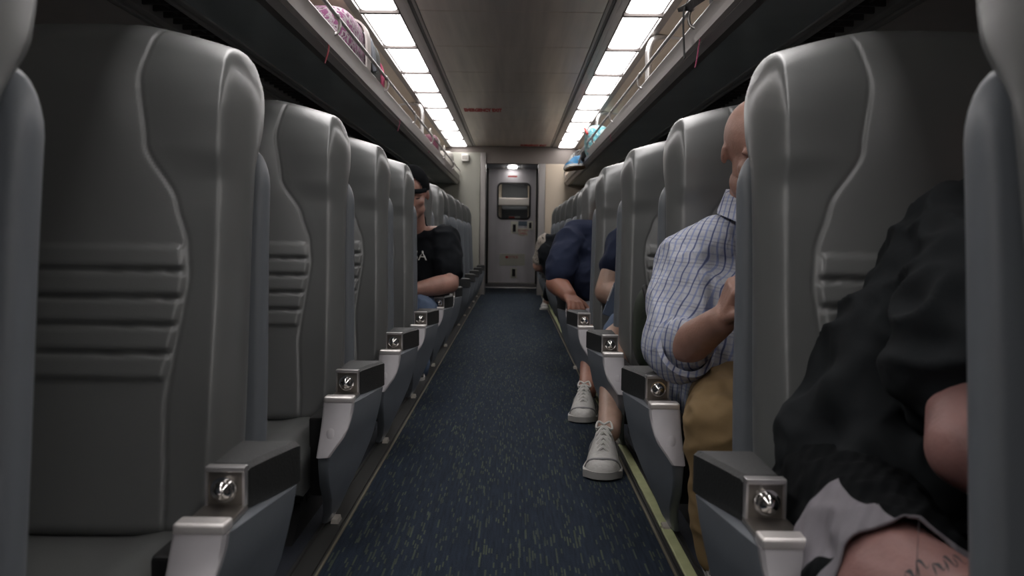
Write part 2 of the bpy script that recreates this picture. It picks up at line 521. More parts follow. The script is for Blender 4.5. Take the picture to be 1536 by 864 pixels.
# ------------------------------------------------------------------ side walls, soffits
def profile_strip(name, pts, m, s, y0=Y0, y1=Y1, th=.012, label=None, parent=None):
    """thick ribbon following a cross-section (distance from centreline, height)"""
    P = [Vector((a, b)) for a, b in pts]
    N = []
    for i in range(len(P)):
        t = (P[min(i + 1, len(P) - 1)] - P[max(i - 1, 0)]).normalized()
        N.append(Vector((t.y, -t.x)))
    loop = [(p.x, p.y) for p in P] + [(p.x - nn.x * th, p.y - nn.y * th) for p, nn in reversed(list(zip(P, N)))]
    bm = bmesh.new()
    add_loft(bm, [[(s * a, y0, b) for a, b in loop], [(s * a, y1, b) for a, b in loop]])
    return bm
for s, side in ((-1, 'left'), (1, 'right')):
    # beige luggage bay lining
    bm = profile_strip('', [(.915, CZ - .005), (1.15, CZ - .04), (1.36, CZ - .14), (1.47, CZ - .30), (1.48, 1.63)], MT['bay'], s, th=-.012)
    struct('wall_%s_bay_lining' % side, bm, MT['bay'], smooth=True, label='beige lining above the %s luggage rack' % side)
    # sloped panel outboard of the grille
    bm = profile_strip('', [(1.33, 1.60), (1.7, 1.555), (2.08, 1.48)], MT['wallp'], s, th=-.012)
    for k in range(-3, 13):
        pass
    struct('wall_%s_upper_panel' % side, bm, MT['wallp'], smooth=True)
    bm = bmesh.new()
    yy = -3
    while yy < 12:
        add_box(bm, min(s * 1.34, s * 2.0), max(s * 1.34, s * 2.0), yy, yy + .006, 1.50, 1.592); yy += 1.4
    bm.free()
    # side wall with window openings
    wins = [(-2.6 + 2.0 * k, -2.6 + 2.0 * k + 1.45) for k in range(8)]
    bm = bmesh.new()
    add_box(bm, min(s * 2.1, s * 2.16), max(s * 2.1, s * 2.16), Y0, Y1, 0, .62)
    add_box(bm, min(s * 2.1, s * 2.16), max(s * 2.1, s * 2.16), Y0, Y1, 1.22, CZ + .1)
    prev = Y0
    for a, b_ in wins + [(Y1, Y1)]:
        add_box(bm, min(s * 2.1, s * 2.16), max(s * 2.1, s * 2.16), prev, a, .62, 1.22)
        prev = b_
    struct('wall_%s' % side, bm, MT['wallp'])
    for k, (a, b_) in enumerate(wins):
        bm = bmesh.new(); add_box(bm, min(s * 2.12, s * 2.135), max(s * 2.12, s * 2.135), a, b_, .62, 1.22)
        w = struct('window_%d' % (k + 1 + (0 if s < 0 else 8)), bm, MT['winglass'])
        bm = bmesh.new()
        for q in ((a, b_, .60, .64), (a, b_, 1.20, 1.24), (a - .01, a + .03, .62, 1.22), (b_ - .03, b_ + .01, .62, 1.22)):
            add_box(bm, min(s * 2.085, s * 2.12), max(s * 2.085, s * 2.12), q[0], q[1], q[2], q[3], .005)
        finish('window_frame', bm, MT['rubber'], w)

# ------------------------------------------------------------------ luggage racks
def make_rack(s, side):
    e = empty('luggage_rack', (0, 4.4, 1.6))
    e_ = Vector((0, 4.4, 1.6))
    def B(bm, name, m, smooth=True, label=None):
        bmesh.ops.translate(bm, verts=bm.verts, vec=-e_)
        o = finish(name, bm, m, e, smooth)
        if label: o['label'] = label
        return o
    # lip beam
    bm = profile_strip('', [(.775, 1.715), (.765, 1.70), (.772, 1.645), (.752, 1.632), (.754, 1.618), (.772, 1.612), (.768, 1.60), (.785, 1.585), (.815, 1.588)], None, s, th=-.010)
    B(bm, 'rack_lip', MT['trim'])
    bm = profile_strip('', [(.80, 1.598), (1.07, 1.598)], None, s, th=-.012)
    B(bm, 'rack_underside', MT['soffit'])
    bm = bmesh.new()
    yy = Y0 + .3
    while yy < 12.3:
        add_box(bm, min(s * .81, s * 1.06), max(s * .81, s * 1.06), yy, yy + .006, 1.5945, 1.599)
        for xx in (.84, 1.03):
            add_ell(bm, (s * xx, yy + .03, 1.597), (.006, .006, .003), n=8)
        yy += 1.85
    B(bm, 'underside_joint', MT['trimdark'])
    bm = bmesh.new(); add_box(bm, min(s * .78, s * 1.47), max(s * .78, s * 1.47), Y0, Y1, 1.618, 1.628)
    B(bm, 'rack_shelf', MT['trim'])
    # grille with ridged mouldings either side
    for a, b_ in ((1.065, 1.125), (1.235, 1.315)):
        bm = bmesh.new()
        w = (b_ - a) / 3
        for k, dz in enumerate((.010, .002, .010)):
            add_box(bm, min(s * (a + w * k), s * (a + w * (k + .86))), max(s * (a + w * k), s * (a + w * (k + .86))), Y0, Y1, 1.588 - dz, 1.615, .004)
        B(bm, 'ridged_moulding', MT['moulding'])
    bm = bmesh.new()
    add_box(bm, min(s * 1.12, s * 1.24), max(s * 1.12, s * 1.24), Y0, Y1, 1.625, 1.63)
    B(bm, 'vent_backing', MT['black'])
    bm = bmesh.new()
    yy = Y0
    while yy < 12.4:
        add_box(bm, min(s * 1.125, s * 1.235), max(s * 1.125, s * 1.235), yy, yy + .012, 1.592, 1.622); yy += .09
    add_box(bm, min(s * 1.176, s * 1.182), max(s * 1.176, s * 1.182), Y0, Y1, 1.60, 1.612)
    B(bm, 'vent_grille', MT['slat'])
    # rail and brackets
    bm = bmesh.new(); add_tube(bm, [(s * .745, Y0 + .1, 1.765), (s * .745, Y1 - .05, 1.765)], .009, 10)
    B(bm, 'hand_rail', MT['silvertube'])
    offs = 3.8 if s < 0 else 3.6
    k = -4
    while offs + 1.45 * k < 12.3:
        yy = offs + 1.45 * k
        if yy > Y0 + .2:
            bm = bmesh.new()
            add_tube(bm, smooth_path([(s * .745, yy, 1.765), (s * .735, yy + .01, 1.735), (s * .742, yy + .01, 1.70), (s * .765, yy, 1.685)], 4), .007, 8)
            add_ell(bm, (s * .745, yy, 1.765), (.014, .02, .014), n=10)
            B(bm, 'rail_bracket', MT['silvertube'])
        k += 1
    tag(e, 'long metal overhead luggage rack with rail and vent grille along the %s side' % side, 'luggage rack')
    return e
make_rack(-1, 'left'); make_rack(1, 'right')

def divider(s, y, label):
    e = empty('rack_divider', (s * .86, y, 1.628))
    pts = [(0, 0, 0), (0, 0, .25), (0, 0, .37), (s * .03, 0, .44), (s * .10, 0, .465), (s * .22, 0, .455), (s * .36, 0, .40), (s * .5, 0, .29), (s * .58, 0, .10), (s * .58, 0, .0)]
    bm = bmesh.new(); add_tube(bm, smooth_path(pts, 5), .02, 12)
    finish('hoop', bm, MT['silvertube'], e)
    bm = bmesh.new()
    for x in (0, s * .58):
        add_box(bm, x - .035, x + .035, -.03, .03, 0, .012, .004)
    finish('foot_plate', bm, MT['trim'], e)
    tag(e, label, 'rack divider')
divider(1, 5.5, 'curved silver hoop on the right luggage rack, nearer the camera')
divider(1, 8.8, 'smaller-looking silver hoop on the right rack before the teal backpack')
divider(-1, 8.35, 'curved silver hoop on the left luggage rack beyond the pink backpack')

# ------------------------------------------------------------------ far bulkhead
bm = bmesh.new()
add_box(bm, -2.1, 2.1, 12.46, 12.6, 1.88, CZ + .1, .004)
struct('wall_back_header', bm, MT['bronze'])
bm = bmesh.new(); add_box(bm, -2.1, -.455, 12.42, 12.58, 0, 2.03, .012); struct('wall_back_left', bm, MT['beige'], smooth=True)
bm = bmesh.new(); add_box(bm, .475, 2.1, 12.44, 12.58, 0, 1.88, .006); struct('wall_back_right', bm, MT['bay'], smooth=True)
for s, nm in ((-1, n), (1, n + 1)):
    bm = bmesh.new()
    a, b_ = (-.455, -.375) if s < 0 else (.375, .475)
    add_box(bm, a, b_, 12.40, 12.62, 0, 2.03 if s < 0 else 1.88, .01)
    struct('trim_%d' % nm, bm, MT['trim'], smooth=True)
n += 2
# wall behind the camera
bm = bmesh.new(); add_box(bm, -2.1, 2.1, Y0 - .1, Y0, 0, CZ + .1); struct('wall_front', bm, MT['wallp'])
# vestibule shell
for s, side in ((-1, 'left'), (1, 'right')):
    bm = bmesh.new(); add_box(bm, min(s * .50, s * .56), max(s * .50, s * .56), 12.6, 18.2, 0, 2.2); struct('wall_%s_vestibule' % side, bm, MT['shell'])
    bm = bmesh.new(); add_box(bm, min(s * .455, s * .50), max(s * .455, s * .50), 15.2, 15.3, 0, 2.04, .01); struct('trim_%d' % n, bm, MT['trim'], smooth=True); n += 1
    bm = bmesh.new(); add_box(bm, min(s * .425, s * .50), max(s * .425, s * .50), 15.56, 15.68, 0, 2.06); struct('trim_%d' % n, bm, MT['rubber']); n += 1
bm = bmesh.new(); add_box(bm, -.56, .56, 12.6, 18.2, 2.06, 2.2); struct('ceiling_vestibule', bm, MT['shell'])
bm = bmesh.new(); add_box(bm, -.56, .56, 18.2, 18.3, 0, 2.2); struct('wall_back', bm, MT['beige'])
# vestibule lamp
e = empty('vestibule_lamp', (.0, 15.15, 2.06))
rr = rounded_rect(.075, .05, .04)
bm = bmesh.new(); add_loft(bm, [[(x, y, 0) for x, y in rr], [(x, y, -.022) for x, y in rr], [(x * .8, y * .8, -.03) for x, y in rr]])
finish('lens', bm, MT['lamp2'], e)
bm = bmesh.new(); add_box(bm, -.13, .13, .055, .10, -.02, 0, .004); finish('lamp_bezel', bm, MT['black'], e)
tag(e, 'small glowing oval lamp above the far end door', 'lamp')

# end door with window, plates and signs
def door():
    Yd = 15.6
    d = empty('door_1', (0, Yd, 0)); d['kind'] = 'structure'; d['label'] = 'brushed steel end door with window at the end of the aisle'
    x0, x1, z0, z1 = -.25, .31, 1.17, 1.79
    bm = bmesh.new()
    rr = rounded_rect((x1 - x0) / 2, (z1 - z0) / 2, .07, 6)
    cx, cz = (x0 + x1) / 2, (z0 + z1) / 2
    # leaf with a rounded opening: match outer rectangle to inner loop
    inner = [(cx + x, cz + z) for x, z in rr]
    outer = []
    for x, z in rr:
        dx, dz = x, z
        if abs(dx) * (z1 - z0) > abs(dz) * (x1 - x0):
            X = .42 if dx > 0 else -.42
            outer.append((X, cz + dz))
        else:
            outer.append((cx + dx, 2.05 if dz > 0 else .02))
    corners = {(1, 1): (.42, 2.05), (-1, 1): (-.42, 2.05), (-1, -1): (-.42, .02), (1, -1): (.42, .02)}
    nn = len(rr)
    for yy0, yy1 in ((0, .04),):
        F_ = [bm.verts.new((a, yy0, b)) for a, b in inner]; G = [bm.verts.new((a, yy0, b)) for a, b in outer]
        F2 = [bm.verts.new((a, yy1, b)) for a, b in inner]; G2 = [bm.verts.new((a, yy1, b)) for a, b in outer]
        for i in range(nn):
            j = (i + 1) % nn
            ex = []
            a, b = outer[i], outer[j]
            if abs(a[0] - b[0]) > 1e-6 and abs(a[1] - b[1]) > 1e-6:
                c = corners[(1 if a[0] + b[0] > 0 else -1, 1 if (a[1] + b[1]) / 2 > cz else -1)]
                cv = bm.verts.new((c[0], yy0, c[1])); cv2 = bm.verts.new((c[0], yy1, c[1]))
                bm.faces.new((F_[i], G[i], cv, G[j], F_[j])); bm.faces.new((F2[j], G2[j], cv2, G2[i], F2[i]))
                bm.faces.new((G[i], G2[i], cv2, cv)); bm.faces.new((cv, cv2, G2[j], G[j]))
            else:
                bm.faces.new((F_[i], G[i], G[j], F_[j])); bm.faces.new((F2[j], G2[j], G2[i], F2[i]))
                bm.faces.new((G[i], G2[i], G2[j], G[j]))
            bm.faces.new((F_[j], F2[j], F2[i], F_[i]))
    finish('door_leaf', bm, MT['doorm'], d, smooth=False)
    bm = bmesh.new()
    ro = rounded_rect((x1 - x0) / 2 + .022, (z1 - z0) / 2 + .022, .085, 6); ri = rounded_rect((x1 - x0) / 2 - .008, (z1 - z0) / 2 - .008, .06, 6)
    A = [(cx + x, -.012, cz + z) for x, z in ro]; B_ = [(cx + x, -.012, cz + z) for x, z in ri]
    A2 = [(a, .0, c) for a, b, c in A]; B2 = [(a, .03, c) for a, b, c in B_]
    add_loft(bm, [A2, A, B_, B2], cap=False); finish('window_gasket', bm, MT['rubber'], d)
    bm = bmesh.new(); add_loft(bm, [[(cx + x, .015, cz + z) for x, z in rounded_rect((x1 - x0) / 2, (z1 - z0) / 2, .07, 6)], [(cx + x, .021, cz + z) for x, z in rounded_rect((x1 - x0) / 2, (z1 - z0) / 2, .07, 6)]])
    finish('window_pane', bm, MT['glass'], d, smooth=False)
    def plate(name, xa, xb, za, zb, m, dy=-.006, par=d, lab=None):
        bm = bmesh.new(); add_box(bm, xa, xb, dy, 0, za, zb, .003); o = finish(name, bm, m, par)
        if lab: o['label'] = lab
        return o
    p = plate('handle_plate', -.02, .11, .90, 1.12, MT['sign'])
    plate('recessed_handle', .015, .07, .935, 1.065, MT['black'], -.012, p)
    p = plate('handle_plate', -.02, .10, .10, .28, MT['sign'])
    plate('recessed_handle', .012, .07, .13, .265, MT['black'], -.012, p)
    p = plate('lock_plate', .275, .375, .97, 1.125, MT['sign'])
    plate('lock', .305, .35, 1.0, 1.1, MT['black'], -.012, p)
    plate('blue_label', .115, .27, 1.04, 1.12, mat('label_blue', (.12, .16, .20), .5), -.003)
    p = plate('warning_sticker', .115, .285, .86, 1.0, MT['sign'], -.003)
    for k, (t, zz) in enumerate((('DO NOT', .955), ('OPEN', .90))):
        text_mesh('lettering', t, .055, MT['red'], Matrix.Translation((.20, -.005, zz)) @ Euler((PI / 2, 0, 0)).to_matrix().to_4x4(), p, .0008)
    p = plate('notice_sign', -.215, .24, .325, .535, MT['sign'], -.004)
    text_mesh('lettering', 'NOTICE', .062, MT['red'], Matrix.Translation((.0, -.006, .475)) @ Euler((PI / 2, 0, 0)).to_matrix().to_4x4(), p, .0008)
    bm = bmesh.new(); add_ell(bm, (-.083, -.008, .475), (.022, .003, .022), n=12); finish('red_disc', bm, MT['red'], p)
    p = plate('door_sign', -.085, .085, 1.905, 1.935, MT['red'], -.004)
door()
# what stands behind the door glass: the next car's gangway
bm = bmesh.new(); add_box(bm, -.5, -.22, 17.6, 17.7, 0, 2.05, .01); add_box(bm, .31, .5, 17.6, 17.7, 0, 2.05, .01); struct('wall_back_gangway', bm, MT['bay'])
bm = bmesh.new(); add_box(bm, -.5, .5, 17.3, 17.5, 1.46, 1.62, .02); struct('trim_%d' % n, bm, MT['trim']); n += 1
bm = bmesh.new(); add_box(bm, -.22, .31, 17.9, 17.95, 0, 2.05, .01)
d2 = struct('door_2', bm, MT['shell'], label='grey door of the next car seen through the glass')
bm = bmesh.new(); add_box(bm, -.07, .16, 17.88, 17.90, 1.17, 1.27, .003); finish('door_sign', bm, MT['white'], d2)
bm = bmesh.new(); add_box(bm, -.07, .05, 17.872, 17.882, 1.18, 1.26, .003); finish('door_sign', bm, MT['red'], d2)
e = empty('gangway_fill_lamp', (0, 16.6, 2.06))  # unseen lamp, added to brighten the gangway behind the glass
bm = bmesh.new(); rr = rounded_rect(.2, .12, .05); add_loft(bm, [[(x, y, 0) for x, y in rr], [(x, y, -.02) for x, y in rr]])
finish('lens', bm, MT['lamp3'], e)
bm = bmesh.new(); add_box(bm, -.23, .23, .125, .15, -.03, 0, .004); finish('lamp_bezel', bm, MT['trim'], e)
tag(e, 'added fill lamp lighting the next car beyond the end door', 'lamp')
# ceiling lettering
for txt, x, y, sz, lab in (('EMERGENCY EXIT', -.30, 8.95, .28, 'red lettering stencilled on the ceiling left of centre'), ('EMERGENCY EXIT', .29, 12.25, .26, 'red lettering on the ceiling just before the far header')):
    o = text_mesh('ceiling_lettering', txt, sz, MT['red'], Matrix.Translation((x, y, CZ - .001)) @ Euler((PI, 0, 0)).to_matrix().to_4x4() , None, .0008, sx=.17, bold=.018)
    tag(o, lab, 'lettering')

# ------------------------------------------------------------------ seats
SEAM = [(.25, .285), (.31, .283), (.50, .268), (.735, .290), (.80, .282), (.885, .252), (1.0, .178), (1.15, .150), (1.27, .165)]
BOL = [(.25, .015), (.40, .03), (.62, .045), (.80, .048), (.87, .036), (.93, .026), (.99, .038), (1.08, .046), (1.17, .036), (1.23, .020), (1.28, .006)]
SC0 = .90   # centre of aisle seat from the aisle centreline
def halfw(z): return .396 - .024 * sstep(.3, 1.0, z) 
def lean(z): return .375 + .235 * (z - .25) / .85 + (.03 * sstep(1.12, 1.28, z))
def backrest_mesh():
    bm = bmesh.new()
    NX, NZ = 150, 170
    G = []
    for j in range(NZ + 1):
        row = []
        v = j / NZ
        for i in range(NX + 1):
            u = -1 + 2 * i / NX
            u = math.copysign(abs(u) ** .82, u)
            au = abs(u)
            # top outline
            ztop = 1.282 - .062 * max(0, (au - .30) / .70) ** 1.3 - .006 * au - .045 * max(0, (au - .88) / .12) ** 2.2
            z = .24 + v * (ztop - .24)
            w = halfw(z)
            # corner rounding of outline
            vt = max(0, (z - (ztop - .10)) / .10)
            w2 = w * (1 - .045 * vt ** 3)
            x = u * w2
            dist_side = w2 - abs(x)
            dist_top = ztop - z
            r = .045
            ts = min(1, dist_side / .042)
            es = math.sin(PI / 2 * ts) ** .85 if ts < 1 else 1
            et = math.sqrt(max(0, 1 - (1 - min(1, dist_top / .055)) ** 2))
            eb = math.sqrt(max(0, 1 - (1 - min(1, (z - .24) / .04)) ** 2))
            e = min(es, et, eb) if min(es, et, eb) < .999 else 1
            e = es * et * eb
            s = interp(SEAM, z)
            ax = abs(x)
            b = interp(BOL, z) * (.04 * sstep(s - .004, s + .03, ax) + .96 * sstep(s + .0, s + .20, ax))
            cen = 0.012 * (1 - min(1, ax / .4) ** 2) + .008 * math.exp(-((z - 1.10) / .12) ** 2) * (1 - sstep(s - .08, s + .02, ax))
            groove = .0038 * math.exp(-((ax - s) / .0036) ** 2)
            rib = 0
            if .535 < z < .80 and ax < s - .006:
                ph = (z - .535) / .053
                f = ph % 1
                rib = (.011 * (1 - math.exp(-(min(f, (1 - f) * 1.6) / .11) ** 2)) - .002 - .003 * f) * sstep(0, .010, s - .006 - ax) * sstep(.535, .541, z) * (1 - sstep(.791, .799, z))
            d = lean(z) - (.066 * e) - b * es * et - cen * e + groove - rib * e + .0
            row.append(bm.verts.new((x, d, z)))
        G.append(row)
    for j in range(NZ):
        for i in range(NX):
            bm.faces.new((G[j][i], G[j][i + 1], G[j + 1][i + 1], G[j + 1][i]))
    border = G[0][:] + [G[j][NX] for j in range(1, NZ + 1)] + [G[NZ][i] for i in range(NX - 1, -1, -1)] + [G[j][0] for j in range(NZ - 1, 0, -1)]
    prev = border
    for dy, sc in ((.035, 1.0), (.075, .992), (.10, .965)):
        ring = []
        for v in border:
            z = v.co.z
            yb = lean(z) + dy * (.55 + .45 * sstep(.96, 1.06, z))
            ring.append(bm.verts.new((v.co.x * sc, yb, .76 + (z - .76) * (sc if z > .76 else 1))))
        for i in range(len(border)):
            j = (i + 1) % len(border)
            bm.faces.new((prev[i], prev[j], ring[j], ring[i]))
        prev = ring
    c = bm.verts.new((0, lean(.76) + .11, .76))
    for i in range(len(prev)):
        bm.faces.new((prev[i], prev[(i + 1) % len(prev)], c))
    bmesh.ops.recalc_face_normals(bm, faces=bm.faces)
    me = bpy.data.meshes.new('backrest'); bm.to_mesh(me); bm.free()
    me.materials.append(MT['leather'])
    for p in me.polygons: p.use_smooth = True
    return me
def shell_mesh():
    bm = bmesh.new()
    NZ, rings = 34, []
    for j in range(NZ + 1):
        t = j / NZ
        z = .12 + (1.015 - .12) * (1 - (1 - t) ** 1.35)
        q = max(0, (z - .925) / .09)
        w = .402 - .018 * sstep(.3, 1.0, z) - .05 * (1 - math.sqrt(max(0, 1 - min(1, q) ** 2)))
        th = .055 * (1 - .45 * min(1, q) ** 2)
        dz = .548 + .135 * (z - .25) / .79
        rr = rounded_rect(w, th / 2, min(.022, th * .45), 4)
        rings.append([(x, dz + y + (.03 * (1 - (x / w) ** 2) if y > 0 else 0), z) for x, y in rr])
    add_loft(bm, rings)
    bmesh.ops.recalc_face_normals(bm, faces=bm.faces)
    me = bpy.data.meshes.new('back_shell'); bm.to_mesh(me); bm.free()
    me.materials.append(MT['shell'])
    for p in me.polygons: p.use_smooth = True
    return me
def cushion_mesh():
    bm = bmesh.new()
    prof = [(.40, .14), (.40, .24), (.36, .252), (.2, .262), (.05, .272), (-.05, .268), (-.095, .245), (-.11, .20), (-.10, .15), (-.06, .135)]
    pr = [Vector((0, a, b)) for a, b in prof]
    NX = 24; R = []
    for i in range(NX + 1):
        u = -1 + 2 * i / NX
        e = math.sqrt(max(0, 1 - max(0, (abs(u) - .85) / .15) ** 2 * .8))
        R.append([(u * .385, a, .2 + (b - .2) * (e if b > .2 else 1) + (.014 * sstep(.55, .8, abs(u)) if b > .24 else 0)) for a, b in prof])
    add_loft(bm, R)
    bmesh.ops.recalc_face_normals(bm, faces=bm.faces)
    me = bpy.data.meshes.new('seat_cushion'); bm.to_mesh(me); bm.free()
    me.materials.append(MT['leather'])
    for p in me.polygons: p.use_smooth = True
    me.set_sharp_from_angle(angle=math.radians(50))
    return me
ME_BACK, ME_SHELL, ME_CUSH = backrest_mesh(), shell_mesh(), cushion_mesh()

def make_seat(s):
    """s=-1: unit left of the aisle. Local x: from aisle centre, local y: depth from the arm's front cap."""
    e = empty('double_seat')
    def inst(me, x):
        o = bpy.data.objects.new(me.name, me); COL.objects.link(o); o.parent = e; o.location = (s * x, 0, 0); return o
    for x in (SC0, SC0 + .80):
        inst(ME_BACK, x); inst(ME_SHELL, x); inst(ME_CUSH, x)
    def B(bm, name, m, par, smooth=True, lab=None):
        if s < 0: pass
        o = finish(name, bm, m, par, smooth)
        if lab: o['label'] = lab
        return o
    # armrest fin: loft of plan-view quads from floor to top
    L = [  # z, (x inner front, d), (x aisle front, d), (x aisle rear, d), (x inner rear, d)
        (.015, (.50, .085), (.485, .085), (.475, .115), (.50, .12)),
        (.05, (.49, .06), (.468, .065), (.455, .14), (.49, .15)),
        (.10, (.483, .02), (.458, .025), (.435, .175), (.48, .18)),
        (.16, (.476, -.05), (.450, -.045), (.408, .21), (.475, .21)),
        (.21, (.472, -.080), (.448, -.072), (.388, .235), (.47, .235)),
        (.245, (.472, -.088), (.442, -.082), (.377, .25), (.465, .25)),
        (.29, (.472, -.050), (.412, -.046), (.368, .26), (.462, .26)),
        (.33, (.472, -.022), (.399, -.020), (.360, .265), (.46, .265)),
        (.372, (.472, .0), (.394, .0), (.354, .27), (.46, .27))]
    bm = bmesh.new()
    rings = []
    for z, a, b, c, d in L:
        P = [Vector(a), Vector(b), Vector(c), Vector(d)]
        ring = []
        for i in range(4):
            p, pr, nx = P[i], P[i - 1], P[(i + 1) % 4]
            r = .007
            t1 = p + (pr - p).normalized() * min(r, (pr - p).length * .3); t2 = p + (nx - p).normalized() * min(r, (nx - p).length * .3)
            ring += [t1, (t1 + t2) / 2 * .5 + p * .5, t2]
        rings.append([(s * q.x, q.y, z) for q in ring])
    add_loft(bm, rings)
    arm = B(bm, 'armrest', MT['arm'], e)
    # silver front cover
    fr = [(.246, .472, .442, -.088, -.082), (.27, .472, .426, -.068, -.064), (.29, .472, .412, -.050, -.046), (.31, .472, .404, -.035, -.032), (.33, .472, .399, -.022, -.020), (.352, .472, .3955, -.010, -.009), (.374, .472, .394, 0, 0)]
    bm = bmesh.new()
    add_loft(bm, [[(s * (a + .0015), d0 + .012, z), (s * (a + .0015), d0 - .004, z), (s * (a - .004), d0 - .008, z), (s * (b + .004), d1 - .008, z), (s * (b - .0015), d1 - .003, z), (s * (b - .0015), d1 + .012, z)] for z, a, b, d0, d1 in fr])
    B(bm, 'front_cover', MT['armfront'], arm)
    bm = bmesh.new()
    add_ell(bm, (s * .447, -.047, .298), (.014, .005, .020), Euler((-.62, 0, 0)), n=16)
    B(bm, 'latch_button', MT['armfront'], arm)
    # cap on top of the fin front
    bm = bmesh.new(); add_box(bm, min(s * .393, s * .473), max(s * .393, s * .473), -.010, .030, .372, .391, .006, 3)
    B(bm, 'arm_cap', MT['cap'], arm)
    bm = bmesh.new(); add_box(bm, min(s * .398, s * .468), max(s * .398, s * .468), .025, .120, .372, .382, .003)
    B(bm, 'arm_plate', MT['plate'], arm)
    bm = bmesh.new()
    add_box(bm, min(s * .402, s * .462), max(s * .402, s * .462), .112, .125, .378, .440, .003)
    B(bm, 'button_plate', MT['plate'], arm)
    bm = bmesh.new()
    x0, x1 = min(s * .400, s * .464), max(s * .400, s * .464)
    add_box(bm, x0, x1, .104, .126, .437, .446, .002); add_box(bm, x0, x0 + .004, .106, .124, .380, .438); add_box(bm, x1 - .004, x1, .106, .124, .380, .438)
    B(bm, 'plate_rim', MT['frame'], arm)
    bm = bmesh.new()
    add_tube(bm, [(s * .434, .113, .408), (s * .434, .106, .408)], .021, 20); add_ell(bm, (s * .434, .100, .408), (.0165, .016, .0165), n=24)
    B(bm, 'recline_button', MT['chrome'], arm)
    # pad, flaring to the aisle at the rear
    bm = bmesh.new()
    rings = []
    for d, xa, zt in ((.124, .399, .443), (.128, .397, .447), (.20, .375, .449), (.27, .355, .449), (.285, .354, .446)):
        rr = [(.462, .372), (.462, zt - .008), (.455, zt), (xa + .008, zt), (xa, zt - .008), (xa, .374)]
        rings.append([(s * x, d, z) for x, z in rr])
    add_loft(bm, rings)
    B(bm, 'arm_pad', MT['pad'], arm)
    # middle armrest between the two seats
    bm = bmesh.new(); add_box(bm, min(s * 1.275, s * 1.325), max(s * 1.275, s * 1.325), .10, .46, .40, .445, .01)
    B(bm, 'middle_arm_pad', MT['pad'], e)
    # pedestal, beam, brackets
    bm = bmesh.new()
    add_box(bm, min(s * .53, s * 2.05), max(s * .53, s * 2.05), .04, .34, .085, .135, .006)
    B(bm, 'seat_frame', MT['black'], e)
    for x in (.575, 1.75):
        bm = bmesh.new()
        add_loft(bm, [[(s * (x - .03), -.06, .001), (s * (x + .03), -.06, .001), (s * (x + .03), .38, .001), (s * (x - .03), .38, .001)],
                      [(s * (x - .025), .04, .05), (s * (x + .025), .04, .05), (s * (x + .025), .32, .05), (s * (x - .025), .32, .05)],
                      [(s * (x - .02), .08, .10), (s * (x + .02), .08, .10), (s * (x + .02), .30, .10), (s * (x - .02), .30, .10)]])
        B(bm, 'leg', MT['black'], e)
    bm = bmesh.new()
    add_box(bm, min(s * .478, s * .52), max(s * .478, s * .52), .02, .30, .11, .33, .01)
    B(bm, 'arm_bracket', MT['black'], e)
    bm = bmesh.new()
    add_loft(bm, [[(s * .455, .10, .0085), (s * .477, .10, .0085), (s * .477, .15, .0085), (s * .455, .15, .0085)],
                  [(s * .457, .104, .020), (s * .475, .104, .020), (s * .475, .14, .024), (s * .457, .14, .024)]])
    B(bm, 'floor_bolt_cover', MT['foot'], e)
    return e

protoL, protoR = make_seat(-1), make_seat(1)
usedL = usedR = False
def place(side, y, flip, label, dx=0):
    global usedL, usedR
    left_type = (side == 'left') != flip
    p = protoL if left_type else protoR
    used = usedL if left_type else usedR
    o = copy_tree(p) if used else p
    if left_type: usedL = True
    else: usedR = True
    o.location = (dx, y, 0); o.rotation_euler = (0, 0, PI if flip else 0)
    tag(o, label, 'seat', 'grey leather double seats')
    return o
EXTRA = {('left', 1): ', empty', ('left', 5): ', man in backward cap',
         ('right', 1): ', person in shorts on it', ('right', 2): ', bald man on it',
         ('right', 3): ', olive backpack on it', ('right', 4): ', pale elbow before it',
         ('right', 5): ', navy polo before it'}
WH = ['cut off by the photo edge, nearest the camera', 'first full', 'second full', 'third full', 'fourth full', 'fifth full', 'sixth full']
LY = {0: .335, 1: 1.27, 2: 2.30, 3: 3.26, 4: 4.22, 5: 5.3, 6: 6.3}
RY = {0: .275, 1: 1.24, 2: 2.27, 3: 3.27, 4: 4.27, 5: 5.27, 6: 6.27}
RDX = {3: -.02, 4: -.04, 5: -.04}
for side, T in (('left', LY), ('right', RY)):
    for k in range(7):
        lab = 'grey double seat %s of aisle, %s row%s' % (side, WH[k], EXTRA.get((side, k), ''))
        if k == 0: lab = 'grey leather double seat cut off by the %s edge of the photo' % side
        place(side, T[k], False, lab, RDX.get(k, 0) if side == 'right' else 0)
    for k in range(5):
        y = 8.10 + .98 * k
        lab = 'grey double seat turned away from camera, %s such one %s of aisle' % (['nearest', 'second', 'third', 'fourth', 'farthest'][k], side)
        place(side, y, True, lab)

exec_people = True
# ------------------------------------------------------------------ people helpers
def frame(loc, rot):
    return Matrix.Translation(Vector(loc)) @ rot.to_matrix().to_4x4()

